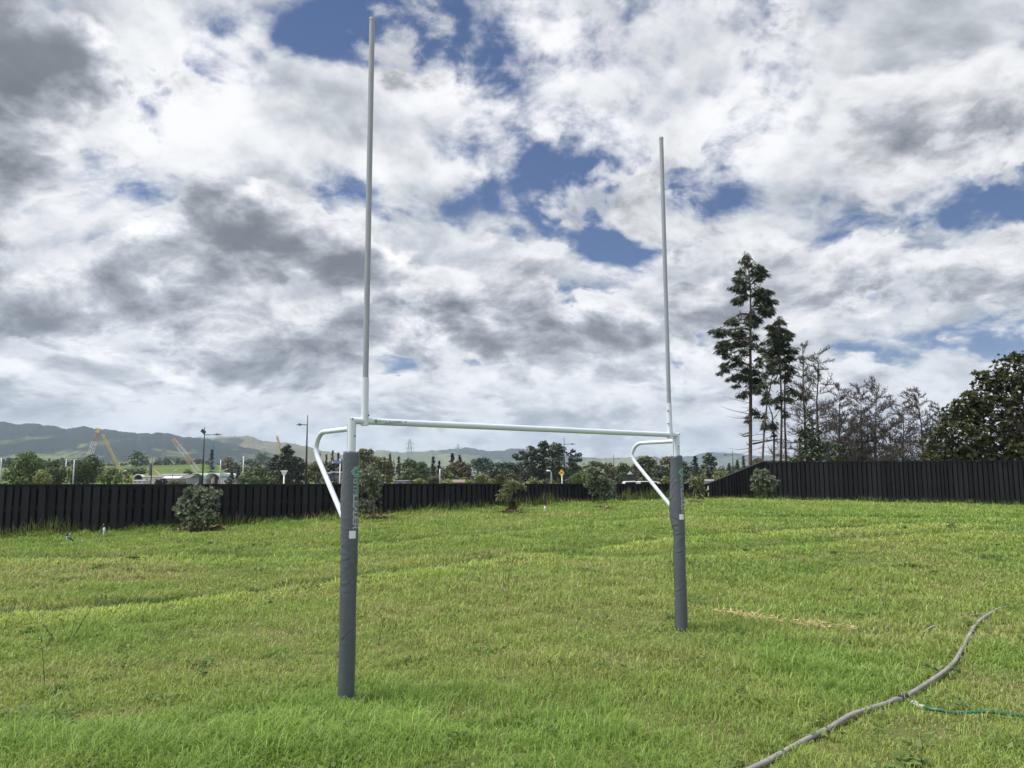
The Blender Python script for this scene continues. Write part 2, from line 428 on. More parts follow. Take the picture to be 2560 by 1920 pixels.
# ------------------------------------------------------------------ grass (uncountable: one object)
GRASS = leafmat('grass_blades', None, None, trans=.42, rough=.5, spec=.25, attr=True)
def lobe(x, y, cx, cy, rx, ry): return np.exp(-((x - cx) / rx) ** 2 - ((y - cy) / ry) ** 2)
def px_lobes(x, y, lst):
    t = 0
    for px, py, w, h, a in lst:
        c = ground_hit(px, py); c2 = ground_hit(px, py - h); t = t + a * lobe(x, y, c[0], c[1], w * c[1] / F, max(.12, c2[1] - c[1]))
    return t
LUSH = [(560, 1860, 380, 60, .7), (900, 1830, 260, 60, .8), (1000, 1740, 160, 30, .5), (1450, 1850, 250, 60, .5), (2000, 1650, 180, 40, .55), (1950, 1530, 160, 14, .7), (2050, 1700, 160, 50, .5), (2460, 1620, 90, 50, .4), (2520, 1880, 90, 50, .6), (60, 1880, 200, 50, .6),
        (1300, 1480, 160, 20, .45), (1230, 1440, 300, 14, .4), (1900, 1420, 200, 20, .3), (700, 1400, 250, 20, .25), (1500, 1310, 300, 10, .5), (2200, 1290, 300, 8, .4), (200, 1580, 120, 25, .3)]
DRY = [(700, 1585, 150, 22, .8), (300, 1790, 130, 16, .75), (520, 1665, 300, 40, .4), (1180, 1790, 110, 26, .6), (1010, 1620, 120, 30, .55), (1540, 1570, 130, 22, .7), (1640, 1640, 200, 30, .35), (1400, 1530, 250, 30, .35), (2480, 1710, 90, 34, 1.0), (2330, 1830, 130, 40, .9), (2540, 1760, 60, 30, .7),
       (300, 1440, 280, 18, .45), (640, 1430, 200, 14, .3), (1080, 1430, 250, 14, .3), (2200, 1400, 260, 20, .4), (2450, 1450, 160, 30, .35), (1700, 1420, 200, 16, .35), (2330, 1540, 80, 20, .3), (100, 1700, 160, 30, .35), (1780, 1820, 160, 30, .3)]
HOLES = [(810, 1690, 8, 4, 1.5), (890, 1770, 10, 4, 1.0), (300, 1795, 16, 5, 1.0), (1125, 1800, 20, 9, 1.5), (1085, 1815, 24, 7, 1.0), (1380, 1545, 40, 4, .8), (1250, 1555, 30, 4, .7), (1540, 1545, 20, 4, .7), (430, 1785, 40, 8, .8), (1700, 1578, 22, 5, 1.2), (1690, 1600, 40, 8, .5), (2260, 1840, 26, 7, 1.0), (2270, 1895, 40, 8, .9), (2080, 1862, 30, 7, .5), (1895, 1612, 20, 5, .8), (2440, 1800, 40, 6, .6), (2410, 1790, 26, 5, .5)]
FENCE_PTS = [(-13.9, 15.15), (-10.66, 16.2), (-7.26, 17.7), (-4.37, 19.7), (-1.46, 21.6), (2.88, 25.3), (7.02, 28.0)]
FENCE_B = [(7.02, 28.0), (9.55, 29.4), (18.7, 28.4), (27.5, 27.4)]
def fence_dist_y(x):
    xs = [p[0] for p in FENCE_PTS] + [p[0] for p in FENCE_B[1:]]; ys = [p[1] for p in FENCE_PTS] + [p[1] for p in FENCE_B[1:]]
    return np.interp(x, xs, ys)
PIPE_PX = [(1780, 1990), (1900, 1923), (2000, 1868), (2080, 1826), (2160, 1786), (2230, 1764), (2262, 1753), (2310, 1726), (2360, 1692), (2393, 1656), (2412, 1618), (2424, 1592), (2445, 1562), (2484, 1534)]
THIN_PX = [(2308, 1584), (2350, 1568), (2400, 1551), (2450, 1540), (2490, 1531), (2545, 1509)]
HOSE_PX = [(2308, 1774), (2340, 1783), (2400, 1789), (2480, 1794), (2560, 1800), (2700, 1806)]
STRAW_PX = [(1796, 1534, 1948, 1560, 520, .045), (1994, 1564, 2136, 1580, 330, .035), (1880, 1548, 2050, 1572, 60, .03)]
def path_dist(x, y, pxs):
    P = np.array([ground_hit(*p)[:2] for p in pxs]); d = np.full(x.shape, 9.0)
    for a, b in zip(P[:-1], P[1:]):
        ab = b - a; t = np.clip(((x - a[0]) * ab[0] + (y - a[1]) * ab[1]) / (ab @ ab), 0, 1); d = np.minimum(d, np.hypot(x - a[0] - t * ab[0], y - a[1] - t * ab[1]))
    return d
def blades(n_target, ylo, yhi, dens, seed, lmul=1.0, wmul=1.0, xs=.80, xm=1.2):
    r = np.random.default_rng(seed)
    y = np.linspace(ylo, yhi, 400); wdt = 2 * (xs * y + xm); pdf = dens(y) * wdt; cdf = np.cumsum(pdf); tot = cdf[-1] * (y[1] - y[0])
    n = int(tot); cdf = cdf / cdf[-1]
    yy = np.interp(r.random(n), cdf, y) + (r.random(n) - .5) * .05
    xx = (r.random(n) * 2 - 1) * (xs * yy + xm)
    return xx, yy, r
def make_grass():
    xx, yy, r = blades(0, 3.9, 31, lambda y: 6600 * np.minimum(1, 5.0 / y) ** 1.3, 5)
    keep = yy < fence_dist_y(xx) + .35
    xx, yy = xx[keep], yy[keep]; n = len(xx)
    # clumping: pull towards tuft centres
    tuft = fbm(xx * 3.1, yy * 3.1, 41, 3)
    patch = fbm(xx * .75, yy * .75, 51, 4) + .5 * fbm(xx * .21, yy * .21, 57, 3)
    lush = px_lobes(xx, yy, LUSH); dry = px_lobes(xx, yy, DRY); hole = px_lobes(xx, yy, HOLES)
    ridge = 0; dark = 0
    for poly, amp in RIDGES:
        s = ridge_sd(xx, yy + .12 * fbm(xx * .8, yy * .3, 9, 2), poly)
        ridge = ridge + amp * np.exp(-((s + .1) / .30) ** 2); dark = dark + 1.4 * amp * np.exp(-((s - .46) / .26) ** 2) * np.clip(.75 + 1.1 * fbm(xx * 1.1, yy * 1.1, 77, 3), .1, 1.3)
    keep = (r.random(n) > .7 * np.clip(hole, 0, 1)) & (r.random(n) < np.clip(.78 + .8 * tuft + .4 * lush, .5, 1))
    pd = np.minimum(np.minimum(path_dist(xx, yy, PIPE_PX), path_dist(xx, yy, HOSE_PX) * 1.3), path_dist(xx, yy, THIN_PX) * 1.8)
    sd_ = np.full(n, 9.0)
    for q in STRAW_PX[:2]: sd_ = np.minimum(sd_, path_dist(xx, yy, [(q[0], q[1]), (q[2], q[3])]))
    keep &= (pd > .020) | (r.random(n) < .42); keep &= (sd_ > .05) | (r.random(n) < .2)
    sel = np.nonzero(keep)[0]
    pd = pd[sel]; sd_ = sd_[sel]
    foot = 9.0
    for q in ((866, 1748), (1706, 1574)): c = ground_hit(*q); foot = np.minimum(foot, np.hypot(xx[sel] - c[0], yy[sel] - c[1]))
    xx, yy, tuft, patch, lush, dry, ridge, dark = (a[sel] for a in (xx, yy, tuft, patch, lush, dry, ridge + xx * 0, dark + xx * 0)); n = len(xx)
    dist = np.hypot(xx, yy)
    L = (.050 + .045 * r.random(n)) * (1 + .9 * tuft + .85 * np.clip(lush, 0, 1.2) - .30 * np.clip(dry, 0, 1.2) + .45 * np.clip(dark, 0, 1) + .3 * patch)
    L = L * (1 + .22 * np.clip(lush, 0, 1) * np.clip((8 - yy) / 3, 0, 1)); L = np.clip(L, .022, .24) * (1 + .3 * (r.random(n) < .04) * 2)
    L = np.where((pd < .09) & (r.random(n) < .62), np.minimum(L, .034), L); L = np.where((sd_ < .10), np.minimum(L, .035), L)
    L = np.where(foot < .15, np.minimum(L, .085), L)
    # taller along the fence foot
    fd = fence_dist_y(xx) - yy
    fringe = np.clip(1 - fd / 1.3, 0, 1) ** 1.5
    L = L * (1 + 1.2 * fringe)
    Wd = np.maximum(.0036 + .0022 * r.random(n), .66 * dist / 768 * (.75 + .5 * r.random(n)))
    yaw = r.random(n) * 2 * math.pi
    lean = np.abs(r.normal(0, .50, n)) + .30 + .12 * np.clip(lush, 0, 1)
    z = terrain(xx, yy) - .006
    base = np.stack([xx, yy, z], 1)
    dirh = np.stack([np.cos(yaw), np.sin(yaw), np.zeros(n)], 1)
    # blades turn a broad side that is partly random
    yaw2 = yaw + math.pi / 2 + r.normal(0, .5, n)
    side = np.stack([np.cos(yaw2), np.sin(yaw2), np.zeros(n)], 1) * (Wd / 2)[:, None]
    up_ = np.array([0, 0, 1.0])
    mid = base + dirh * (L * .45 * np.sin(lean * .7))[:, None] + up_ * (L * .55 * np.cos(lean * .7))[:, None]
    tip = mid + dirh * (L * .55 * np.sin(np.minimum(lean * 2.0, 1.75)))[:, None] + up_ * (L * .45 * np.cos(np.minimum(lean * 2.0, 1.75)))[:, None]
    Vv = np.stack([base - side * .8, base + side * .8, mid + side, mid - side, tip], 1).reshape(-1, 3)
    b5 = np.arange(n)[:, None] * 5
    loops = np.concatenate([b5 + np.array([[0, 1, 2, 3]]), b5 + np.array([[3, 2, 4]])], 1).ravel()
    tot = np.tile(np.array([4, 3], np.int32), n)
    # colours: lush green, yellow green, straw - real differences between patches of turf, apart from the ridge lines
    g = np.array([.172, .268, .054]); yg = np.array([.255, .322, .080]); st = np.array([.34, .31, .155]); dg = np.array([.085, .155, .034]); lg = np.array([.232, .350, .076])
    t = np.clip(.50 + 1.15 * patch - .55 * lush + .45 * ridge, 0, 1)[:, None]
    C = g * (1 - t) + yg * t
    l_ = np.clip(lush * (.55 + .9 * fbm(xx * 1.7, yy * 1.7, 61, 3)), 0, .75)[:, None]; C = C * (1 - l_) + lg * l_; d_ = np.clip(dark * 1.25, 0, .9)[:, None]; C = C * (1 - d_) + dg * .8 * d_  # furrow shade behind each ridge is put into the blade colour
    far = smooth((yy - 9) / 14)
    ps = np.clip(.035 + .50 * np.clip(dry, 0, 1.2) + .55 * np.clip(patch - .12, 0, 1) - .1 * lush, 0.02, .7)
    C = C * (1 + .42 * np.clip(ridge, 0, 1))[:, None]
    is_st = (r.random(n) < ps)[:, None]
    C = np.where(is_st, st * (.55 + .6 * r.random(n))[:, None], C)
    f_ = (np.clip(fringe, 0, 1) * .6)[:, None]; C = C * (1 - f_) + dg * 1.1 * f_
    C = 1.08 * C * (1 + .15 * r.normal(0, 1, n))[:, None].clip(.5, 1.6)
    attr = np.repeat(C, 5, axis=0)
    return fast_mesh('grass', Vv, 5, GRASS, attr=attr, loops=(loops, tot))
tag(make_grass(), kind='stuff')
def make_tall_grass():
    """rank grass and seed stalks left standing along the foot of the fence"""
    r = np.random.default_rng(8)
    pts = FENCE_PTS + FENCE_B[1:]
    P = np.array(pts); seg = np.linalg.norm(np.diff(P, axis=0), axis=1); cum = np.r_[0, np.cumsum(seg)]
    n = 15000
    t = r.random(n) * cum[-1]
    X = np.interp(t, cum, P[:, 0]); Yb = np.interp(t, cum, P[:, 1])
    k = np.clip(.5 + 1.3 * fbm(t * .9, t * 0, 91, 3) , .05, 1) * np.where(t > cum[7], .45, 1.0) * np.where((t > cum[4]) & (t < cum[6]), 1.15, 1)
    off = np.abs(r.normal(0, .22, n)) + .05
    Yg = Yb - off
    h = (.10 + .34 * r.random(n) ** 2.2) * (.45 + .75 * k)
    keep = r.random(n) < .35 + .65 * k
    X, Yg, h = X[keep], Yg[keep], h[keep]; n = len(X)
    z = terrain(X, Yg) - .01
    yaw = r.random(n) * 6.283; lean = np.abs(r.normal(0, .28, n))
    base = np.stack([X, Yg, z], 1); dh = np.stack([np.cos(yaw), np.sin(yaw), np.zeros(n)], 1)
    w = (.005 + .007 * r.random(n)) * (Yg / 20); side = np.stack([np.ones(n), np.zeros(n), np.zeros(n)], 1) * w[:, None]
    mid = base + dh * (h * .5 * np.sin(lean))[:, None]; mid[:, 2] += h * .58
    tip = mid + dh * (h * .5 * np.sin(lean * 2.4))[:, None]; tip[:, 2] += h * .42 * np.cos(np.minimum(lean * 2.4, 2))
    Vv = np.stack([base - side, base + side, mid + side * .8, mid - side * .8, tip], 1).reshape(-1, 3)
    b5 = np.arange(n)[:, None] * 5
    loops = np.concatenate([b5 + np.array([[0, 1, 2, 3]]), b5 + np.array([[3, 2, 4]])], 1).ravel()
    t2 = r.random(n)[:, None]
    C = np.array([.060, .105, .025]) * (1 - t2) + np.array([.15, .17, .06]) * t2
    C = np.where((r.random(n) < .12)[:, None], np.array([.26, .22, .12]), C)
    return fast_mesh('tall_grass', Vv, 5, GRASS, attr=np.repeat(C, 5, axis=0), loops=(loops, np.tile(np.array([4, 3], np.int32), n)))
tag(make_tall_grass(), kind='stuff')

def make_weeds():
    """clover and plantain leaves growing flat in the turf"""
    r = np.random.default_rng(15); Ps, cs = [], []
    for _ in range(230):
        y = 4.4 + 13 * r.random() ** 1.6; x = (r.random() * 2 - 1) * (.78 * y + .8); m = int(r.uniform(10, 46)); rad = r.uniform(.06, .26)
        a = r.random(m) * 6.283; q = rad * np.sqrt(r.random(m)); Ps.append(np.stack([x + np.cos(a) * q, y + np.sin(a) * q * .9, np.zeros(m)], 1)); cs.append(np.full(m, r.random()))
    P = np.vstack(Ps); k = np.concatenate(cs); keep = P[:, 1] < fence_dist_y(P[:, 0]) - .3; P, k = P[keep], k[keep]; n = len(P)
    P[:, 2] = terrain(P[:, 0], P[:, 1]) + .02 + .035 * r.random(n); a = r.random(n) * 6.283
    d = np.stack([np.cos(a), np.sin(a), .45 * r.normal(0, 1, n)], 1); d /= np.linalg.norm(d, axis=1)[:, None]; nr = r.normal(0, .45, (n, 3)) + np.array([0, 0, 1.0])
    s_ = np.cross(d, nr); s_ /= np.linalg.norm(s_, axis=1)[:, None]; l = ((.030 + .035 * r.random(n)) * (.8 + .05 * P[:, 1]))[:, None]; w = l * (.42 + .2 * k[:, None])
    Vv = np.stack([P - d * l * .5, P - d * l * .1 + s_ * w * .5, P + d * l * .5, P - d * l * .1 - s_ * w * .5], 1).reshape(-1, 3)
    C = np.array([.075, .140, .040]) * (1 - k[:, None]) + np.array([.150, .215, .065]) * k[:, None]
    return fast_mesh('clover_leaves', Vv, 4, GRASS, attr=np.repeat(C * (1 + .15 * r.normal(0, 1, (n, 1))), 4, axis=0))
tag(make_weeds(), kind='stuff')
# ------------------------------------------------------------------ fences
def build_fence(name, pts, ztop, label, seed):
    r = random.Random(seed)
    P = np.array(pts); seg = np.linalg.norm(np.diff(P, axis=0), axis=1); cum = np.r_[0, np.cumsum(seg)]
    root = empty(name, (P[0][0], P[0][1], float(terrain(*P[0]))), label, 'fence')
    front, back, rails, cap, posts = MB(), MB(), [MB(), MB(), MB()], MB(), []
    def frame(s):
        k = min(int(np.searchsorted(cum, s, side='right')) - 1, len(seg) - 1)
        d = (P[k + 1] - P[k]) / seg[k]; p = P[k] + d * (s - cum[k]); nrm = np.array([d[1], -d[0]])     # nrm faces the lawn
        return p, d, nrm
    def zt(s): return float(np.interp(s, cum, ztop))
    s = .08
    while s < cum[-1] - .1:
        w = r.choice([.130, .130, .130, .122, .088]) * r.uniform(.97, 1.03)
        gap = r.choice([.040, .046, .054, .044])
        p, d, nv = frame(s + w / 2)
        A = [np.array([d[0], d[1], 0]), np.array([nv[0], nv[1], 0]), np.array([0, 0, 1.0])]
        zb = float(terrain(p[0], p[1])) - .06; top = zt(s + w / 2) - .045
        c = np.array([p[0] + nv[0] * .034 * 1, p[1] + nv[1] * .034, (zb + top) / 2])
        tilt = r.gauss(0, .004); A0 = A[0] + np.array([0, 0, tilt])
        front.box(c, (w, .019 + r.uniform(0, .004), top - zb), (A0, A[1], A[2]))
        # board behind the gap
        p2, d2, n2 = frame(min(s + w + gap / 2, cum[-1] - .02))
        c2 = np.array([p2[0] - n2[0] * .048, p2[1] - n2[1] * .048, (zb + top) / 2])
        back.box(c2, (.165, .019, top - zb), (np.array([d2[0], d2[1], 0]), np.array([n2[0], n2[1], 0]), A[2]))
        s += w + gap
    N = 3
    for k in range(len(seg)):
        a, b = P[k], P[k + 1]; d = (b - a) / seg[k]; nv = np.array([d[1], -d[0]])
        m = max(1, int(round(seg[k] / 2.4)))
        for j in range(m):
            q0, q1 = a + d * seg[k] * j / m, a + d * seg[k] * (j + 1) / m
            g0, g1 = float(terrain(*q0)), float(terrain(*q1)); t0, t1 = zt(cum[k] + seg[k] * j / m), zt(cum[k] + seg[k] * (j + 1) / m)
            for ri, fr in enumerate((.14, .52, .93)):
                z0, z1 = g0 + (t0 - g0) * fr, g1 + (t1 - g1) * fr
                e0 = np.array([q0[0], q0[1], z0]); e1 = np.array([q1[0], q1[1], z1]); ln = np.linalg.norm(e1 - e0); ax = (e1 - e0) / ln
                rails[ri].box((e0 + e1) / 2, (ln, .044, .085), (ax, np.array([nv[0], nv[1], 0]), np.cross(ax, np.array([nv[0], nv[1], 0]))))
            e0 = np.array([q0[0], q0[1], t0 - .018]); e1 = np.array([q1[0], q1[1], t1 - .018]); ln = np.linalg.norm(e1 - e0); ax = (e1 - e0) / ln
            cap.box((e0 + e1) / 2, (ln - .002, .135, .036), (ax, np.array([nv[0], nv[1], 0]), np.cross(ax, np.array([nv[0], nv[1], 0]))))
            pm = MB(); posts.append(pm); pm.box((q0[0] - nv[0] * .1, q0[1] - nv[1] * .1, (g0 + t0) / 2 - .2), (.1, .1, t0 - g0 + .3), (np.array([d[0], d[1], 0]), np.array([nv[0], nv[1], 0]), np.array([0, 0, 1.0])))
    front.build('front_boards', FENCE, root); back.build('back_boards', FENCE, root); cap.build('cap_rail', FENCE, root)
    for b in rails: b.build('rail', FENCE, root)
    for pm in posts: pm.build('post', FENCE, root)
    return root
def fz(px, py, Y): return float(at(px, py, Y)[2])
zl = [fz(-330, 1210.5, 15.15), fz(0, 1210, 16.2), fz(480, 1209.8, 17.7), fz(850, 1209, 19.7), fz(1150, 1208.6, 21.6), fz(1500, 1209, 25.3), fz(1768, 1209.5, 28.0)]
build_fence('low_black_fence', FENCE_PTS, zl, 'long low black timber fence whose level top runs behind the goal posts', 3)
zr = [fz(1768, 1209.5, 28.0), fz(1902, 1152, 29.4), fz(2560, 1150, 28.4), fz(3050, 1148, 27.4)]
build_fence('tall_black_fence', FENCE_B, zr, 'taller black timber fence with a sloping first bay below the conifers', 4)

# ------------------------------------------------------------------ goal posts
LB, RB = G(866, 1753), G(1706, 1577)
GD = np.array([*(RB - LB)[:2], 0]); GSEP = np.linalg.norm(GD); GD /= GSEP            # along the crossbar
GB = np.array([-GD[1], GD[0], 0]); UZ = np.array([0, 0, 1.0])                          # backwards
ZBAR = 2.094; RP, RBAR, RUP, RSL, RBR = .031, .0265, .0225, .0270, .0205
goal = empty('rugby_goal', ((LB[0] + RB[0]) / 2, (LB[1] + RB[1]) / 2, 0), 'white tubular rugby goal on grass with two grey padded posts', 'rugby goal')
def ring(c, r, n, ux, uy): 
    a = np.arange(n) * 2 * math.pi / n
    return c + r * (np.cos(a)[:, None] * ux + np.sin(a)[:, None] * uy)
def tube_rings(mb, rings, caps=True):
    n = len(rings[0]); Fc = []
    for i in range(len(rings) - 1):
        for j in range(n): Fc.append((i * n + j, i * n + (j + 1) % n, (i + 1) * n + (j + 1) % n, (i + 1) * n + j))
    if caps: Fc.append(tuple(range(n))[::-1]); Fc.append(tuple((len(rings) - 1) * n + j for j in range(n)))
    mb.add(np.vstack(rings), Fc)
NS = 28
for B, sg in ((LB, 1), (RB, -1)):
    base = np.array([B[0], B[1], float(terrain(B[0], B[1])) - .25])
    r1 = ring(base, RP, NS, GD * sg, GB); r2 = ring(np.array([B[0], B[1], ZBAR]), RP, NS, GD * sg, GB)
    a = np.arange(NS) * 2 * math.pi / NS
    r2[:, 2] -= RP * np.cos(a)                                                        # mitre: high on the outer side
    m = MB(); tube_rings(m, [r1, r2]); p = m.build('post', WHITE, goal, smooth=True)
    p.modifiers.new('edge', 'EDGE_SPLIT').split_angle = R(40)
    for zz, rr in ((ZBAR - .0, RP),):
        b = MB(); q = np.array([B[0], B[1], ZBAR + .012]) - GD * sg * .012 - GB * (RP * .94); b.cyl(q, q - GB * .007, .006, 8); b.build('bolt', BOLT, p)
        b = MB(); q = np.array([B[0], B[1], ZBAR - .12]) + GD * sg * .01 - GB * (RP * .94); b.cyl(q, q - GB * .007, .006, 8); b.build('bolt', BOLT, p)
m = MB()
a = np.arange(NS) * 2 * math.pi / NS
A0 = np.array([LB[0], LB[1], ZBAR]); A1 = np.array([RB[0], RB[1], ZBAR + .004])
ra = ring(A0, RBAR, NS, GB, UZ) - GD * (RBAR * np.sin(a))[:, None]; rb = ring(A1, RBAR, NS, GB, UZ) + GD * (RBAR * np.sin(a))[:, None]
tube_rings(m, [ra, ra * .999 + rb * .001, rb])
bar = m.build('crossbar', WHITE, goal, smooth=True); bar.modifiers.new('edge', 'EDGE_SPLIT').split_angle = R(40)
UPOFF = .108
for B, sg in ((LB, 1), (RB, -1)):
    c = np.array([B[0], B[1], 0]) + GD * sg * UPOFF * (1.0 if sg > 0 else .98)
    b = MB(); b.cyl(c + UZ * (ZBAR + .004), c + UZ * 2.435, RSL, NS); b.tube([c + UZ * 2.435, c + UZ * 2.4385], [RSL + .0008, RSL + .0008], NS)
    sl_ = b.build('sleeve', WHITE, goal, smooth=True); sl_.modifiers.new('edge', 'EDGE_SPLIT').split_angle = R(40)
    b = MB(); b.cyl(c + UZ * (ZBAR - .035), c + UZ * (ZBAR + .075), RSL + .003, NS); sd_ = b.build('saddle', WHITE, goal, smooth=True); sd_.modifiers.new('edge', 'EDGE_SPLIT').split_angle = R(40)
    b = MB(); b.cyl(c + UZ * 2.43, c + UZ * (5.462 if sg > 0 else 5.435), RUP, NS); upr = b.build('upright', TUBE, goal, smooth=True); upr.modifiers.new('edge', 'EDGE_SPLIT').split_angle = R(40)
    b = MB(); zt_ = 5.462 if sg > 0 else 5.435; b.cyl(c + UZ * (zt_ - .012), c + UZ * (zt_ + .006), RUP + .0022, NS); b.build('end_cap', GALV, upr, smooth=False)
    for zz in ((ZBAR + .045,) if sg > 0 else (ZBAR + .12, ZBAR + .26)):
        q = c + UZ * zz - (GB * .8 - GD * .6 if sg > 0 else GD * .9 + GB * .3) * (RSL + .001); o_ = -(GB * .8 - GD * .6) if sg > 0 else -(GD * .9 + GB * .3)
        b = MB(); b.cyl(q, q + o_ * (.008 if sg > 0 else .02), .0065, 8); b.build('bolt', BOLT, sl_)
def fillet(P, rad, n=10):
    P = [np.asarray(p, float) for p in P]; out = [P[0]]
    for i in range(1, len(P) - 1):
        a = P[i - 1] - P[i]; b = P[i + 1] - P[i]; la, lb = np.linalg.norm(a), np.linalg.norm(b); a /= la; b /= lb
        ang = math.acos(np.clip(np.dot(a, b), -1, 1)); d = min(rad / math.tan(ang / 2), la * .9, lb * .9); rr = d * math.tan(ang / 2)
        bis = (a + b) / np.linalg.norm(a + b); c = P[i] + bis * rr / math.sin(ang / 2)
        s0, s1 = P[i] + a * d - c, P[i] + b * d - c; w = math.acos(np.clip(np.dot(s0, s1) / rr / rr, -1, 1))
        for k in range(n + 1):
            t = k / n; out.append(c + (s0 * math.sin((1 - t) * w) + s1 * math.sin(t * w)) / math.sin(w))
    out.append(P[-1]); return out
for B in (LB, RB):
    b0 = np.array([B[0], B[1], 0])
    P = fillet([b0 + GB * (RP - .004) + UZ * 2.032, b0 + GB * .655 + UZ * 2.032, b0 + GB * .655 + UZ * 1.86, b0 + GB * (RP + .012) + UZ * 1.275], .185, 12)
    b = MB(); b.tube(P, RBR, 20); br = b.build('brace', WHITE, goal, smooth=True); br.modifiers.new('edge', 'EDGE_SPLIT').split_angle = R(40)
    b = MB(); b.box(b0 + GB * (RP + .003) + UZ * 1.965, (.05, .008, .21), (GD, GB, UZ)); b.build('brace_plate', WHITE, br, bevel=.003)
# pads -------------------------------------------------------------
PT = {}
def pad_radius(sg, th, z):
    """th: angle, 0 = towards GD*?; measured from GB (the brace side)"""
    base = .0625
    back = np.maximum(0, np.cos(th)) ** 2
    bump = back * (.016 * np.exp(-((z - 1.40) / .30) ** 2) + .006 * (z > 1.4))
    if sg < 0: bump = bump * 1.25 + np.maximum(0, np.cos(th - .5)) ** 3 * .014 * np.exp(-((z - 1.28) / .2) ** 2) - np.maximum(0, np.cos(th - .6)) ** 3 * .014 * np.exp(-((z - 1.02) / .10) ** 2)
    # hanging creases of the vinyl
    cr = 0
    for k, (zc, ph, am, tw) in enumerate(((.98, .3, .0030, .25), (.80, -.4, .0026, .18), (.42, .1, .0030, .22), (1.22, .5, .0035, -.3), (1.30, .2, .0035, -.32), (1.38, .1, .003, .35), (1.46, 0, .003, .4), (1.53, -.2, .003, .36), (1.10, .6, .0035, .3), (1.16, .4, .003, -.25), (.9, .8, .002, .3))):
        s = (z - zc - tw * .16 * (th - ph) + .012 * np.sin(th * 3 + k)) / .0085
        fade = np.exp(-((np.angle(np.exp(1j * (th - .9 * (1 if sg > 0 else 1))))) / 1.15) ** 2) if zc > 1 else .8
        cr = cr + .72 * am * (np.exp(-s * s) - .8 * np.exp(-((s + 1.9) / 1.1) ** 2)) * fade * (1.5 if sg < 0 else 1)
    return base + bump + cr + .0012 * np.sin(th * 2 + z * 5) + .0015 * np.sin(z * 9 + th)
for B, sg in ((LB, 1), (RB, -1)):
    zg = float(terrain(B[0], B[1])); b0 = np.array([B[0], B[1], 0]); nth, nz = 72, 190
    th = np.arange(nth) * 2 * math.pi / nth; zs = np.linspace(zg - .03, 1.855 if sg > 0 else 1.875, nz)
    TH, Zs = np.meshgrid(th, zs)
    # th measured from GB towards -GD (the side seen from the left)
    rad = pad_radius(sg, TH, Zs - zg * .0)
    topw = .004 * np.sin(TH * 3 + sg) * np.exp(-((zs[-1] - Zs) / .03) ** 2)
    rad = rad - .006 * np.exp(-((zs[-1] - Zs) / .008) ** 2)
    cx = GB * .006
    Vp = b0 + cx + rad[..., None] * (np.cos(TH)[..., None] * GB - np.sin(TH)[..., None] * GD) + (Zs + topw)[..., None] * UZ
    top_in = b0 + cx + (.036 * (np.cos(th)[:, None] * GB - np.sin(th)[:, None] * GD)) + UZ * (zs[-1] - .012)
    Va = np.vstack([Vp.reshape(-1, 3), top_in]); Fc = []
    for i in range(nz):
        for j in range(nth): Fc.append((i * nth + j, (i + 1) * nth + j, (i + 1) * nth + (j + 1) % nth, i * nth + (j + 1) % nth))
    m = MB(); m.add(Va, Fc); pad = m.build('post_pad', PAD, goal, smooth=True)
    PT[sg] = (b0 + cx, pad)
    # seam with overlapping closing flap on the far left, and the pale piping
    def on_pad(thv, z, lift=.0015):
        rr = pad_radius(sg, np.array(thv), np.array(z)) + lift
        return b0 + cx + rr * (math.cos(thv) * GB - math.sin(thv) * GD) + UZ * z
    b = MB(); b.tube([on_pad(.62, z, .001) for z in np.linspace(zg, zs[-1] - .01, 120)], .0028, 6); b.build('seam', PADEDGE if sg > 0 else BOLT, pad, smooth=True)
    b = MB(); b.tube([on_pad(-2.05, z, -.0005) for z in np.linspace(1.2, zs[-1] - .008, 40)], .0022, 6); b.build('piping', PADEDGE, pad, smooth=True)
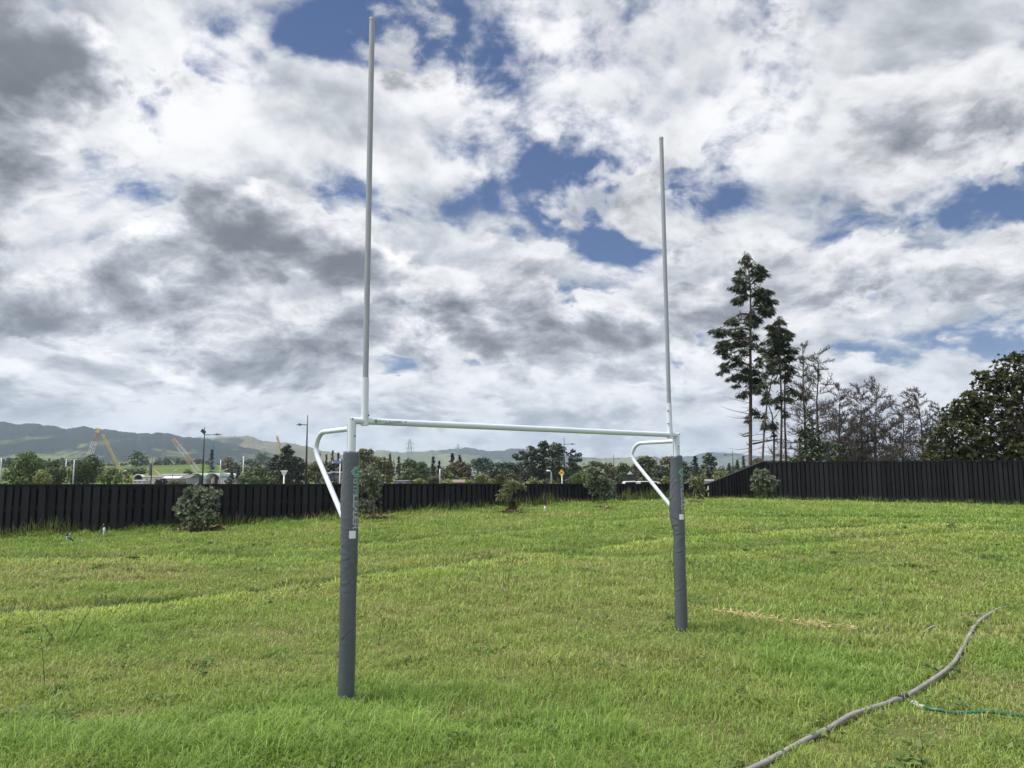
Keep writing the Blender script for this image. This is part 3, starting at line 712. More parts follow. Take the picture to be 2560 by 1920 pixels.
# lettering: squared capitals as strokes -----------------------------
GLY = {'G': [[(1, .82), (.86, 1), (.14, 1), (0, .84), (0, .16), (.14, 0), (.86, 0), (1, .16), (1, .5), (.5, .5)]],
       'Y': [[(0, 1), (.5, .5), (1, 1)], [(.5, .5), (.5, 0)]], 'M': [[(0, 0), (0, 1), (.5, .42), (1, 1), (1, 0)]],
       'L': [[(0, 1), (0, 0), (1, 0)]], 'E': [[(1, 1), (0, 1), (0, 0), (1, 0)], [(0, .5), (.9, .5)]],
       'A': [[(0, 0), (.5, 1), (1, 0)], [(.22, .3), (.78, .3)]], 'D': [[(0, 0), (0, 1), (.8, 1), (1, .82), (1, .18), (.8, 0), (0, 0)]],
       'R': [[(0, 0), (0, 1), (.86, 1), (1, .86), (1, .58), (.86, .44), (0, .44)], [(.5, .44), (1, 0)]]}
def stroke(pl, w, ext=0.0, step=.02):
    """ribbon of width w along a 2-D polyline, as quads split finely; returns list of quads (4,2)"""
    P = [np.array(p, float) for p in pl]; Q = []
    n = len(P); closed = np.allclose(P[0], P[-1])
    D = [(P[i + 1] - P[i]) / (np.linalg.norm(P[i + 1] - P[i]) + 1e-9) for i in range(n - 1)]
    if not closed: P[0] = P[0] - D[0] * ext; P[-1] = P[-1] + D[-1] * ext
    def miter(i):
        if closed and i in (0, n - 1): a, b = D[-1], D[0]
        elif i == 0: a = b = D[0]
        elif i == n - 1: a = b = D[-1]
        else: a, b = D[i - 1], D[i]
        na, nb = np.array([-a[1], a[0]]), np.array([-b[1], b[0]]); m = na + nb; m /= np.linalg.norm(m) + 1e-9
        return m / max(.45, float(np.dot(m, nb)))
    for i in range(n - 1):
        m0, m1 = miter(i) * w / 2, miter(i + 1) * w / 2
        k = max(1, int(np.linalg.norm(P[i + 1] - P[i]) / step))
        for j in range(k):
            t0, t1 = j / k, (j + 1) / k
            a, b = P[i] * (1 - t0) + P[i + 1] * t0, P[i] * (1 - t1) + P[i + 1] * t1
            ma, mb_ = m0 * (1 - t0) + m1 * t0, m0 * (1 - t1) + m1 * t1
            Q.append(np.array([a - ma, b - mb_, b + mb_, a + ma]))
    return Q
def add_quads(mb, Q, fn):
    for q in Q: mb.add([fn(p[0], p[1]) for p in q], [(0, 1, 2, 3)])
def wordmark(root_pad, fn, adv0, lh, lw, gap, wmul, mats, lifts, letters='GYMLEADER'):
    """fn(u, v, lift) -> point. u runs along the word, v across the letters"""
    outl, inner = {}, {}
    u = adv0
    for k, ch in enumerate(letters):
        grp = 0 if k < 3 else 1
        for pl in GLY[ch]:
            P = [(u + p[0] * lw, p[1] * lh) for p in pl]
            outl.setdefault(grp, []).extend(stroke(P, wmul * lh, wmul * lh * .5, .012)); inner.setdefault(grp, []).extend(stroke(P, wmul * lh * .5, wmul * lh * .25, .012))
        u += lw + gap
    for grp, nm in ((0, 'lettering'), (1, 'lettering')):
        b = MB(); add_quads(b, outl[grp], lambda x, y: fn(x, y, lifts[0])); b.build(nm, mats[grp][0], root_pad)
        if mats[grp][1] is not None:
            b = MB(); add_quads(b, inner[grp], lambda x, y: fn(x, y, lifts[1])); b.build(nm, mats[grp][1], root_pad)
    return u
HEX = [(0, .55), (.38, 1.0), (1.0, 1.0)]
def logo_strokes(s):
    """angular G in a hexagon; s = size"""
    o = [[(1.0, 1.0), (.42, 1.0), (0, .5), (.42, 0), (1.0, 0), (1.0, .42), (.62, .42)], ]
    i = [[(1.0, .72), (.56, .72), (.36, .5), (.52, .30)]]
    return [[(p[0] * s, p[1] * s) for p in pl] for pl in o], [[(p[0] * s, p[1] * s) for p in pl] for pl in i]
for sg in (1, -1):
    c0, pad = PT[sg]
    # the word reads downwards; its middle faces the front of the goal.  angle th: front = pi
    thm = math.pi + (.30 if sg > 0 else .06)
    def on(u, v, lift, sg=sg, c0=c0):
        z = 1.645 - u; a = thm + (v - .021) / .064          # v grows towards +GD?  th increases towards +GD past pi
        rr = float(pad_radius(sg, np.array(a), np.array(z))) + lift
        return c0 + rr * (math.cos(a) * GB - math.sin(a) * GD) + UZ * z
    wordmark(pad, lambda u, v, l: on(u, v, l), .0, .042, .0300, .0122, .20, [(INKL, INKG), (INKW, INKD)], (.0022, .0030))
    so_, si_ = logo_strokes(.058)
    def onl(x, y, lift): return on(-.084 + (.058 - y), .044 - (.058 - x) * 1.0 + .0, lift)
    b = MB()
    for pl in so_: add_quads(b, stroke(pl, .017, 0, .01), lambda x, y: onl(x, y, .0022))
    b.build('logo', INKL, pad)
    b = MB()
    for pl in so_: add_quads(b, stroke(pl, .0095, 0, .01), lambda x, y: onl(x, y, .0030))
    for pl in si_: add_quads(b, stroke(pl, .008, 0, .01), lambda x, y: onl(x, y, .0030))
    b.build('logo', INKG, pad)
    b = MB()
    n = 8
    for i in range(n):
        for j in range(n):
            u0, u1, v0, v1 = .388 + .057 * i / n, .388 + .057 * (i + 1) / n, -.030 + .052 * j / n, -.030 + .052 * (j + 1) / n
            b.add([on(u0, v0, .0022), on(u1, v0, .0022), on(u1, v1, .0022), on(u0, v1, .0022)], [(0, 1, 2, 3)])
    b.build('sticker', STICK, pad)
# small printed mark on the crossbar
def onbar(u, v, lift):
    c = np.array([LB[0], LB[1], ZBAR + .002]) + GD * u; a = (v - .006) / RBAR
    return c + (RBAR + lift) * (-GB * math.cos(a) + UZ * math.sin(a))
wordmark(bar, lambda u, v, l: onbar(u, v, l), .215, .014, .019, .0045, .22, [(INKLIME, None), (INKGREY, None)], (.0012, .0016))
b = MB(); add_quads(b, stroke([(.262, -.007), (.36, -.007)], .0035, 0, .02), lambda x, y: onbar(x, y, .0012)); b.build('underline', INKGREY, bar)
so_, si_ = logo_strokes(.026)
b = MB()
for pl in so_ + si_: add_quads(b, stroke(pl, .007, 0, .01), lambda x, y: onbar(x + .178, y - .008, .0012))
b.build('logo', INKLIME, bar)
b = MB(); add_quads(b, stroke([(.452, -.011), (.466, -.011)], .012, 0, .01) + stroke([(.455, .010), (.466, .010)], .010, 0, .01), lambda x, y: onbar(x, y, .0012)); b.build('mark', BOLT, bar)
# ------------------------------------------------------------------ foliage tools
GZ = -.5                                   # level of the land beyond the fence
def unit(v): return v / (np.linalg.norm(v, axis=-1, keepdims=True) + 1e-9)
def rhombi(c, d, nrm, ln, wd):
    """leaf-shaped quads: c base points, d directions, nrm normals, ln lengths, wd widths"""
    s = unit(np.cross(d, nrm)); ln = np.asarray(ln)[:, None]; wd = np.asarray(wd)[:, None]
    return np.stack([c, c + d * ln * .45 + s * wd * .5, c + d * ln, c + d * ln * .45 - s * wd * .5], 1).reshape(-1, 3)
def rand_dirs(n, r): return unit(r.normal(0, 1, (n, 3)))
def lobe_leaves(lobes, n, leaf, r, shell=.55, asp=.62, up_bias=.25):
    L = np.array(lobes, float); wts = (L[:, 3] * L[:, 5]) ** .9; k = r.choice(len(L), n, p=wts / wts.sum())
    d = rand_dirs(n, r); rad = shell + (1.06 - shell) * r.random(n) ** .6
    c = L[k, :3] + d * L[k, 3:6] * rad[:, None] * (1 + .10 * r.normal(0, 1, (n, 1)))
    nr = unit(d + .75 * rand_dirs(n, r) + np.array([0, 0, up_bias])); t = unit(np.cross(nr, rand_dirs(n, r)))
    ln = leaf * (.6 + .8 * r.random(n)) * 1.3
    return rhombi(c - t * ln[:, None] * .5, t, nr, ln, ln * asp)
def twigs(A, B, ra, rb):
    """3-sided tapered sticks from A to B (N,3); vertices, (loops, totals)"""
    A = np.asarray(A, float); B = np.asarray(B, float); d = unit(B - A); n = len(A)
    ref = np.where(np.abs(d[:, 2:3]) > .9, np.array([[1.0, 0, 0]]), np.array([[0, 0, 1.0]])); u = unit(np.cross(d, ref)); w = np.cross(d, u)
    ra = np.broadcast_to(ra, (n,)); rb = np.broadcast_to(rb, (n,)); vs = []
    for P, rr in ((A, ra), (B, rb)):
        for a in (0, 2.094, 4.189): vs.append(P + rr[:, None] * (math.cos(a) * u + math.sin(a) * w))
    V = np.stack(vs, 1).reshape(-1, 3); b = np.arange(n)[:, None] * 6
    lp = np.concatenate([b + np.array([[0, 1, 4, 3]]), b + np.array([[1, 2, 5, 4]]), b + np.array([[2, 0, 3, 5]])], 1).ravel()
    return V, (lp, np.full(3 * n, 4, np.int32))
LEAF = {
 'dark': leafmat('dark_needles', (0.013, 0.023, 0.013), (0.036, 0.055, 0.026), .15),
 'pine': leafmat('pine_needles', (0.020, 0.034, 0.018), (0.048, 0.070, 0.031), .15),
 'mid': leafmat('mid_green_leaves', (0.036, 0.060, 0.021), (0.093, 0.128, 0.042), .3),
 'fresh': leafmat('fresh_green_leaves', (0.053, 0.090, 0.024), (0.128, 0.180, 0.048), .3),
 'olive': leafmat('olive_leaves', (0.056, 0.064, 0.025), (0.126, 0.123, 0.048), .3),
 'lime': leafmat('pale_lime_leaves', (0.104, 0.137, 0.039), (0.247, 0.267, 0.098), .35),
 'blue': leafmat('blue_green_needles', (0.022, 0.050, 0.039), (0.048, 0.092, 0.067), .15),
 'brown': leafmat('russet_leaves', (.050, .048, .024), (.105, .092, .045), .3),
 'purple': leafmat('purple_leaves', (.022, .012, .014), (.050, .026, .028), .3),
 'conifer': leafmat('conifer_sprays', (0.013, 0.025, 0.013), (0.042, 0.062, 0.023), .15),
 'magnolia': leafmat('glossy_evergreen_leaves', (.012, .022, .008), (.085, .092, .032), .25, .5, .2),
 'coastal': leafmat('grey_green_leaves', (.055, .080, .046), (.27, .31, .215), .25, .45, .4),
 'coastal2': leafmat('yellowish_grey_green_leaves', (.080, .105, .046), (.29, .32, .155), .25, .45, .4),
 'far': leafmat('distant_leaves', (0.018, 0.027, 0.018), (0.045, 0.060, 0.030), .2),
}
def tree(name, label, px, top, w, Y, mat='mid', kind='round', cat='tree', group=None, base=None, seed=None, dens=1.0, lobes=None, leafpx=2.0, gap=.0, trunk=True, nl=None):
    """a background tree; px, top, w: middle, top and width in photo pixels; lobes: own outline as (px, py, rx, ry)"""
    r = np.random.default_rng(seed if seed is not None else int(px * 7 + top))
    c = at(px, top, Y); z0 = GZ if base is None else base; s = mpp(Y) * 1.0; H = c[2] - z0; Wd = w * s
    root = empty(name, (c[0], Y, z0), label, cat, group)
    leaf = leafpx * Y / 768
    if kind in ('round', 'px', 'loose'):
        Ls = []
        if lobes is None:
            nl = nl or 13; hc = max(H * .8, Wd * .5); zc = c[2] - hc / 2
            for k in range(nl):
                a = r.random() * 6.283; t = (k + .5) / nl; zz = zc + (t - .5) * hc * .82; prof = math.sqrt(max(.08, 1 - (2 * (t - .42)) ** 2 * .9)) if t > .42 else .95
                rr = Wd * .5 * prof * (.35 + .45 * r.random()); lr = Wd * (.17 + .11 * r.random())
                Ls.append((c[0] + math.cos(a) * rr * .95, Y + math.sin(a) * rr, zz, lr, lr, min(lr * .85, hc * .3)))
            Ls.append((c[0] + Wd * .05 * r.normal(), Y, c[2] - Wd * .15, Wd * .18, Wd * .18, Wd * .15))
        else:
            for (lx, ly, rx, ry) in lobes:
                q = at(lx, ly, Y + r.normal(0, .25) * w * s * .5); Ls.append((q[0], q[1], q[2], rx * s, (rx + ry) / 2 * s, ry * s))
        area = sum(l[3] * l[5] * 3.14 for l in Ls); n = int(np.clip(dens * 5.2 * area / (leaf * leaf * .62), 150, 14000))
        V = lobe_leaves(Ls, n, leaf, r, .35 if kind != 'loose' else .2)
    elif kind == 'cone':
        n = int(np.clip(dens * 3.6 * H * Wd * .55 / (leaf * leaf * .5), 200, 9000)); t = r.random(n) ** .75; nt_ = max(6, int(H / (Wd * .22)))
        tier = np.floor(t * nt_) / nt_; fr = (t - tier) * nt_
        prof = (1 - .93 * t) ** .85 * (.72 + .38 * fr[::-1]) * (.8 + .4 * r.random(n)); a = r.random(n) * 6.283
        amp = 1 + .28 * np.sin(a * 3 + tier * 40) + .18 * np.sin(a * 5 + tier * 91)
        rr = Wd * .5 * prof * amp * r.random(n) ** .45
        P = np.stack([c[0] + np.cos(a) * rr, Y + np.sin(a) * rr, z0 + H * (.04 + .96 * t) - rr * .12], 1)
        d = unit(np.stack([np.cos(a), np.sin(a), -.15 + .5 * t + .3 * r.normal(0, 1, n)], 1)); ln = leaf * (.8 + .9 * r.random(n))
        V = rhombi(P - d * ln[:, None] * .5, d, unit(rand_dirs(n, r) + np.array([0, 0, .7])), ln, ln * .5)
    fast_mesh('crown', V, 4, LEAF[mat], root)
    if trunk:
        b = MB(); tr = max(.06, min(.03 * H, Wd * .08)); b.tube([(c[0], Y, z0 - .1), (c[0] + tr * .4, Y, z0 + H * .35), (c[0], Y, z0 + H * .78)], [tr, tr * .75, tr * .3], 6); b.build('trunk', BARK, root)
    return root
# ------------------------------------------------------------------ hills
def hillmat(name, pa, pb, wa, wb, sc, cov):
    m, nt, b = newmat(name)
    tc = nt.nodes.new('ShaderNodeTexCoord'); mp = nt.nodes.new('ShaderNodeMapping'); mp.inputs['Scale'].default_value = (1, .55, 1.6); nt.links.new(tc.outputs['Object'], mp.inputs[0]); o = S(nt, mp.outputs[0])
    vo = nt.nodes.new('ShaderNodeTexVoronoi'); vo.inputs['Scale'].default_value = sc * 1.6; vo.inputs['Randomness'].default_value = 1; nt.links.new(o.o, vo.inputs['Vector'])
    sepc = nt.nodes.new('ShaderNodeSeparateColor'); nt.links.new(vo.outputs['Color'], sepc.inputs[0])
    fields = mixc(nt, S(nt, sepc.outputs[0]), pa, pb)
    n1 = noise(nt, o, sc, 9, .62, .6); n2 = noise(nt, o, sc * 9, 5, .6)
    wood = mixc(nt, n2, wa, wb)
    sz = nt.nodes.new('ShaderNodeSeparateXYZ'); nt.links.new(tc.outputs['Object'], sz.inputs[0])
    f = (n1 + (n2 - .5) * .26 + (S(nt, sz.outputs[2]) / 235.0 - .48) * .30).step(cov - .02, cov + .02)
    nt.links.new(mixc(nt, f, fields, wood).o, b.inputs['Base Color']); b.inputs['Roughness'].default_value = 1; b.inputs['Specular IOR Level'].default_value = .05
    return m
def hill(name, prof, Yc, Yfoot, mat, foot=-.6, seed=1, rough=1.0):
    px = np.array([p[0] for p in prof], float); py = np.array([p[1] for p in prof], float)
    X = np.linspace(px[0], px[-1], 300); T = np.linspace(0, 1.45, 46); V = []
    yy = np.interp(X, px, py) + rough * (1.3 * vnoise(X / 9, X * 0 + seed) + 2.0 * np.maximum(0, vnoise(X / 4.0, X * 0 + seed + 5) - .15) * (vnoise(X / 60, X * 0 + 3) > -.2))
    for t in T:
        Yd = Yfoot + (Yc - Yfoot) * t
        hgt = np.array([at(x, y, Yc)[2] for x, y in zip(X, yy)]) - foot
        s = smooth(min(t, 1)) if t <= 1 else 1 - .6 * smooth((t - 1) / .45)
        und = 1 + (.09 * fbm(X / 45 + seed, X * 0 + t * 5, seed, 4)) * (1 if t < .9 else max(0, (1 - t) / .1) if t <= 1 else 0)
        z = foot + hgt * s * und
        xw = np.array([ray(x, 1100)[0] / ray(x, 1100)[1] for x in X]) * Yd
        V.append(np.stack([xw, np.full_like(X, Yd), z], 1))
    V = np.array(V); ny_, nx_ = V.shape[:2]; i = (np.arange(ny_ - 1)[:, None] * nx_ + np.arange(nx_ - 1)[None]).ravel()
    o = fast_mesh(name, V.reshape(-1, 3), 4, mat, loops=(np.stack([i, i + 1, i + nx_ + 1, i + nx_], 1).ravel(), np.full(len(i), 4, np.int32)), smooth=True)
    return tag(o, kind='structure')
HILLA = hillmat('hill_pasture_and_bush', (.040, .060, .030), (.120, .132, .058), (.009, .016, .014), (.019, .029, .023), .0062, .40)
HILLB = hillmat('dry_hill_pasture', (.085, .085, .045), (.130, .115, .065), (.018, .026, .016), (.030, .038, .022), .0035, .56)
HILLC = hillmat('far_hill_pasture', (.060, .080, .035), (.120, .130, .060), (.018, .026, .018), (.032, .042, .028), .0024, .50)
hill('hills_left', [(-900, 1085), (-500, 1070), (-200, 1062), (0, 1059), (40, 1061), (100, 1068), (165, 1074), (182, 1071), (210, 1071), (240, 1077), (300, 1081), (330, 1082), (355, 1084), (385, 1086), (425, 1088), (470, 1095), (520, 1101), (580, 1112), (640, 1124), (700, 1140), (760, 1158), (820, 1180)], 2600, 1250, HILLA, seed=2)
hill('hills_left_ridge', [(300, 1150), (380, 1120), (440, 1098), (494, 1094), (530, 1095), (560, 1092), (585, 1091), (620, 1093), (660, 1102), (700, 1107), (740, 1112), (775, 1119), (805, 1128), (840, 1135), (900, 1150), (980, 1168), (1050, 1185)], 3100, 1900, HILLB, seed=5, rough=.6)
hill('hills_centre', [(800, 1160), (870, 1138), (935, 1129), (960, 1126), (980, 1130), (1010, 1132), (1050, 1130), (1100, 1127), (1130, 1124), (1170, 1121), (1200, 1126), (1230, 1130), (1260, 1127), (1290, 1122), (1330, 1125), (1400, 1135), (1455, 1143), (1500, 1146), (1560, 1144), (1600, 1140), (1640, 1143), (1680, 1152), (1740, 1168), (1800, 1185)], 4200, 2600, HILLC, seed=9, rough=.9)
hill('hills_right', [(1560, 1170), (1640, 1150), (1690, 1143), (1730, 1141), (1770, 1131), (1800, 1131), (1840, 1134), (1880, 1139), (1920, 1141), (1980, 1144), (2060, 1140), (2160, 1146), (2300, 1138), (2500, 1145), (2700, 1140), (3000, 1150), (3400, 1165)], 5600, 3600, HILLC, seed=13, rough=.5)
FIELD = pmat('grazed_hillside', (.060, .095, .022), .95, .0, .02, spec=.1, col2=(.095, .125, .034))
hill('green_rise', [(-300, 1180), (-60, 1172), (100, 1168), (250, 1166), (330, 1165), (420, 1163), (500, 1161), (560, 1163), (640, 1165), (720, 1164), (800, 1168), (900, 1178), (1000, 1190)], 520, 330, FIELD, seed=21, rough=.25)
# distant woods, too many trees to count: one object
def woods():
    r = np.random.default_rng(77); Vs = []
    def band(prof, Y, dy, n, rad):
        px = [p[0] for p in prof]; py = [p[1] for p in prof]
        for _ in range(n):
            x = r.uniform(px[0], px[-1]); y = np.interp(x, px, py) + abs(r.normal(0, 5)); Yd = Y + r.uniform(-dy, dy); q = at(x, y, Yd); rr = rad * r.uniform(.6, 1.3) * mpp(Yd)
            Vs.append(lobe_leaves([(q[0], Yd, q[2] - rr, rr, rr, rr), (q[0], Yd, q[2] - rr * 2.2, rr * 1.2, rr, rr * 1.5)], 34, Yd / 768 * 2.3, r, .3))
    band([(-420, 1140), (0, 1139), (70, 1141), (150, 1142), (230, 1150), (300, 1150), (340, 1143), (420, 1142), (520, 1143), (600, 1150), (680, 1152)], 640, 60, 190, 9)
    band([(560, 1160), (700, 1152), (800, 1152), (900, 1150), (1000, 1158), (1100, 1162), (1300, 1164), (1500, 1162), (1700, 1165), (1860, 1160), (2100, 1165), (2700, 1165)], 430, 50, 420, 9)
    band([(-420, 1182), (0, 1180), (60, 1180), (240, 1184), (290, 1190)], 240, 20, 60, 10)
    band([(560, 1192), (900, 1194), (1100, 1192), (2700, 1190)], 150, 14, 170, 9)
    band([(1000, 1186), (1400, 1184), (1700, 1184), (2000, 1180), (2700, 1175)], 230, 30, 190, 10)
    return fast_mesh('distant_woods', np.vstack(Vs), 4, LEAF['far'])
tag(woods(), kind='stuff')
# ------------------------------------------------------------------ trees beyond the fence, left to right
T = tree
TG = 'trees beyond the fence'
T('broadleaf_tree', 'bushy green tree at the left edge beside the pale lamp', 66, 1130, 92, 120, 'fresh', lobes=[(66, 1144, 22, 15), (45, 1162, 24, 16), (88, 1160, 24, 18), (60, 1180, 34, 18), (30, 1188, 20, 16), (96, 1186, 26, 20), (60, 1200, 40, 16), (78, 1136, 10, 8)], group=TG)
T('broadleaf_tree', 'mid green tree between the leftmost bushy tree and the T-shaped lamp', 134, 1150, 70, 130, 'mid', lobes=[(136, 1162, 18, 13), (124, 1178, 22, 16), (150, 1180, 18, 18), (135, 1198, 30, 16)], group=TG)
T('sapling', 'yellowish young tree in front of the bushy left trees', 106, 1174, 44, 95, 'lime', lobes=[(106, 1184, 14, 11), (97, 1196, 14, 12), (116, 1198, 13, 12)], group=TG, cat='tree')
T('broadleaf_tree', 'large green tree below the red and white crane boom', 226, 1138, 110, 150, 'mid', lobes=[(228, 1148, 16, 12), (212, 1160, 22, 16), (240, 1162, 20, 16), (195, 1178, 24, 16), (225, 1182, 30, 20), (252, 1184, 20, 18), (210, 1200, 34, 14), (183, 1196, 16, 14)], group=TG)
T('broadleaf_tree', 'lower green tree just left of the white arched shelter', 278, 1168, 60, 145, 'fresh', lobes=[(280, 1180, 18, 13), (266, 1194, 20, 15), (292, 1196, 16, 14)], group=TG)
T('sapling', 'small light green sapling in front of the white arched shelter', 319, 1184, 26, 120, 'lime', lobes=[(319, 1190, 6, 6), (314, 1199, 9, 7), (324, 1202, 8, 7)], group=TG)
T('hedge', 'dark rounded hedge behind the white arched shelter', 340, 1171, 70, 330, 'mid', lobes=[(315, 1180, 14, 8), (335, 1178, 16, 8), (355, 1178, 12, 8), (345, 1184, 16, 8)], cat='hedge')
T('shrub', 'round purple shrub in front of the grey house', 404, 1195, 30, 140, 'purple', lobes=[(404, 1203, 13, 8), (396, 1207, 8, 6), (412, 1207, 8, 6)], cat='shrub')
T('shrub', 'low dark shrub between the purple shrub and the arched shelters', 440, 1202, 44, 140, 'olive', lobes=[(430, 1207, 10, 5), (444, 1207, 14, 5), (458, 1208, 10, 5)], cat='shrub')
T('round_tree', 'round dark tree on the green hillside left of the tall lamp', 470, 1173, 24, 330, 'mid', lobes=[(470, 1180, 10, 6), (465, 1184, 8, 6), (476, 1184, 8, 6)], group=TG)
T('round_tree', 'dark broad tree in the wood left of the orange crane', 342, 1126, 50, 480, 'mid', lobes=[(344, 1136, 10, 10), (335, 1146, 14, 10), (352, 1148, 16, 12), (342, 1156, 20, 9)], group=TG)
T('conifer_tree', 'dark pyramid conifer on the hillside right of the tall lamp', 530, 1124, 22, 300, 'blue', 'cone', group=TG)
T('round_tree', 'olive tree with thin crown right of the pyramid conifer', 569, 1142, 36, 310, 'olive', 'loose', lobes=[(569, 1152, 14, 10), (562, 1164, 12, 10), (578, 1164, 13, 10), (570, 1174, 12, 8)], group=TG, dens=.7)
T('conifer_tree', 'small dark conifer right of the pale green arched shelter', 596, 1166, 18, 260, 'dark', 'cone', group=TG)
T('conifer_tree', 'short dark bushy conifer between the arched shelter and the small conifer', 580, 1176, 22, 265, 'dark', 'cone', group=TG)
T('round_tree', 'hazy round tree far off under the small pylon', 655, 1128, 32, 900, 'mid', lobes=[(655, 1138, 14, 10), (650, 1146, 12, 8), (661, 1146, 12, 8)], group=TG)
T('round_tree', 'dark low grove on the far green slope beside the white power pole', 630, 1148, 40, 500, 'mid', lobes=[(622, 1154, 10, 6), (636, 1154, 12, 7), (648, 1157, 10, 5)], group=TG)
T('pine_tree', 'tall dark pine directly behind the give way sign', 716, 1112, 62, 150, 'dark', lobes=[(718, 1118, 9, 7), (712, 1126, 10, 7), (724, 1130, 12, 8), (714, 1140, 17, 9), (728, 1150, 18, 12), (706, 1154, 18, 12), (718, 1170, 28, 16), (715, 1192, 34, 20)], group=TG)
T('pine_tree', 'dark pine left of the tall pine behind the give way sign', 686, 1137, 44, 152, 'dark', lobes=[(690, 1143, 8, 7), (682, 1152, 12, 9), (694, 1160, 12, 10), (680, 1170, 18, 12), (690, 1192, 24, 20)], group=TG)
T('pine_tree', 'dark pine right of the tall pine, left of the second street lamp', 748, 1144, 44, 154, 'dark', lobes=[(748, 1150, 10, 7), (740, 1158, 12, 8), (756, 1162, 12, 9), (748, 1178, 20, 14), (750, 1196, 24, 16)], group=TG)
T('broadleaf_tree', 'spreading green tree left of the give way sign', 640, 1166, 90, 135, 'mid', lobes=[(650, 1176, 16, 10), (630, 1184, 18, 11), (664, 1186, 18, 13), (612, 1197, 16, 11), (640, 1200, 26, 12), (672, 1200, 20, 12)], group=TG)
T('broadleaf_tree', 'olive green tree behind the second street lamp', 790, 1155, 64, 150, 'olive', lobes=[(785, 1166, 16, 10), (800, 1172, 16, 11), (776, 1182, 18, 12), (796, 1192, 26, 15)], group=TG)
for x, tp, w, lab in ((799, 1132, 13, 'thin dark conifer nearest the goal brace, in the row behind the street sign'), (816, 1137, 12, 'thin dark conifer second from the goal brace in the row behind the street sign'), (832, 1126, 16, 'tallest thin dark conifer in the row above the blue street sign'), (846, 1132, 13, 'thin dark conifer between the tallest one and the left goal pad'), (862, 1129, 16, 'thin dark conifer half hidden by the left goal pad')):
    T('conifer_tree', lab, x, tp, w, 230, 'dark', 'cone', group='thin conifers behind the street sign')
T('broadleaf_tree', 'dense dark mass of tree behind the blue street sign', 835, 1150, 90, 190, 'dark', lobes=[(805, 1166, 18, 10), (830, 1164, 20, 11), (856, 1162, 18, 12), (820, 1182, 24, 14), (850, 1184, 22, 16), (835, 1200, 30, 10)], group=TG)
T('broadleaf_tree', 'tall olive tree just right of the left goal pad', 908, 1121, 62, 170, 'olive', lobes=[(906, 1130, 12, 9), (924, 1130, 10, 8), (897, 1142, 18, 12), (922, 1146, 18, 12), (938, 1152, 14, 11), (900, 1164, 22, 14), (930, 1172, 24, 16), (910, 1192, 34, 18)], group=TG)
T('broadleaf_tree', 'domed brownish green tree right of the tall olive tree', 958, 1142, 56, 165, 'olive', lobes=[(955, 1152, 16, 10), (970, 1160, 16, 11), (945, 1164, 16, 12), (962, 1180, 26, 16), (955, 1198, 30, 14)], group=TG)
T('conifer_tree', 'small dark conifer left of the near pylon', 975, 1135, 16, 240, 'dark', 'cone', group=TG)
T('conifer_tree', 'squat dark conifer just left of the near pylon foot', 997, 1141, 20, 235, 'dark', 'cone', group=TG)
T('broadleaf_tree', 'round dark green tree at the foot of the near pylon', 1025, 1147, 40, 180, 'mid', lobes=[(1022, 1155, 12, 8), (1034, 1160, 12, 9), (1012, 1166, 14, 10), (1028, 1178, 20, 13), (1020, 1196, 26, 14)], group=TG)
T('broadleaf_tree', 'soft grey green tree between the near pylon and the pointed conifer', 1056, 1155, 30, 200, 'mid', lobes=[(1056, 1162, 11, 8), (1050, 1174, 12, 10), (1062, 1178, 12, 12), (1056, 1194, 18, 14)], group=TG)
T('conifer_tree', 'pointed dark conifer between the two pylons', 1083, 1142, 26, 190, 'dark', 'cone', group=TG)
T('conifer_tree', 'smaller dark conifer right of the pointed conifer', 1098, 1152, 22, 192, 'dark', 'cone', group=TG)
T('conifer_tree', 'twin-topped dark conifer left of the far pylon', 1131, 1133, 34, 230, 'dark', 'cone', group=TG)
T('conifer_tree', 'dark conifer right beside the far pylon foot', 1149, 1138, 30, 232, 'dark', 'cone', group=TG)
T('broadleaf_tree', 'olive brown domed tree below the far pylon', 1148, 1152, 66, 175, 'brown', lobes=[(1148, 1160, 16, 8), (1134, 1168, 16, 9), (1164, 1168, 16, 10), (1148, 1176, 26, 10), (1160, 1186, 22, 12)], group=TG)
T('broadleaf_tree', 'dark green tree under the olive brown domed tree', 1120, 1172, 50, 165, 'mid', lobes=[(1112, 1182, 14, 10), (1124, 1190, 16, 12), (1108, 1198, 18, 12)], group=TG)
T('broadleaf_tree', 'hazy blue green tree group right of the far pylon', 1203, 1143, 64, 300, 'blue', lobes=[(1205, 1150, 14, 7), (1190, 1156, 14, 8), (1220, 1156, 14, 8), (1205, 1166, 28, 10)], group=TG)
T('hedge', 'tall dark clipped hedge left of the pine clump', 1265, 1157, 110, 190, 'dark', lobes=[(1225, 1166, 14, 10), (1245, 1164, 16, 9), (1268, 1164, 18, 9), (1292, 1166, 18, 10), (1240, 1184, 26, 16), (1280, 1184, 26, 16), (1310, 1184, 20, 18), (1260, 1200, 46, 12)], cat='hedge')
PG = 'dark pines in the clump behind the hump sign'
T('pine_tree', 'leftmost ragged pine of the clump, leaning out to the left', 1300, 1128, 44, 165, 'dark', lobes=[(1288, 1140, 9, 6), (1304, 1132, 8, 6), (1298, 1146, 12, 6), (1314, 1144, 10, 8), (1318, 1160, 14, 10), (1306, 1170, 10, 7)], group=PG)
T('pine_tree', 'ragged pine with gaps between the leftmost pine and the tallest pine', 1330, 1115, 34, 160, 'dark', lobes=[(1328, 1120, 9, 6), (1336, 1128, 12, 7), (1322, 1136, 12, 7), (1338, 1144, 13, 8), (1328, 1158, 16, 10), (1330, 1178, 22, 16)], group=PG)
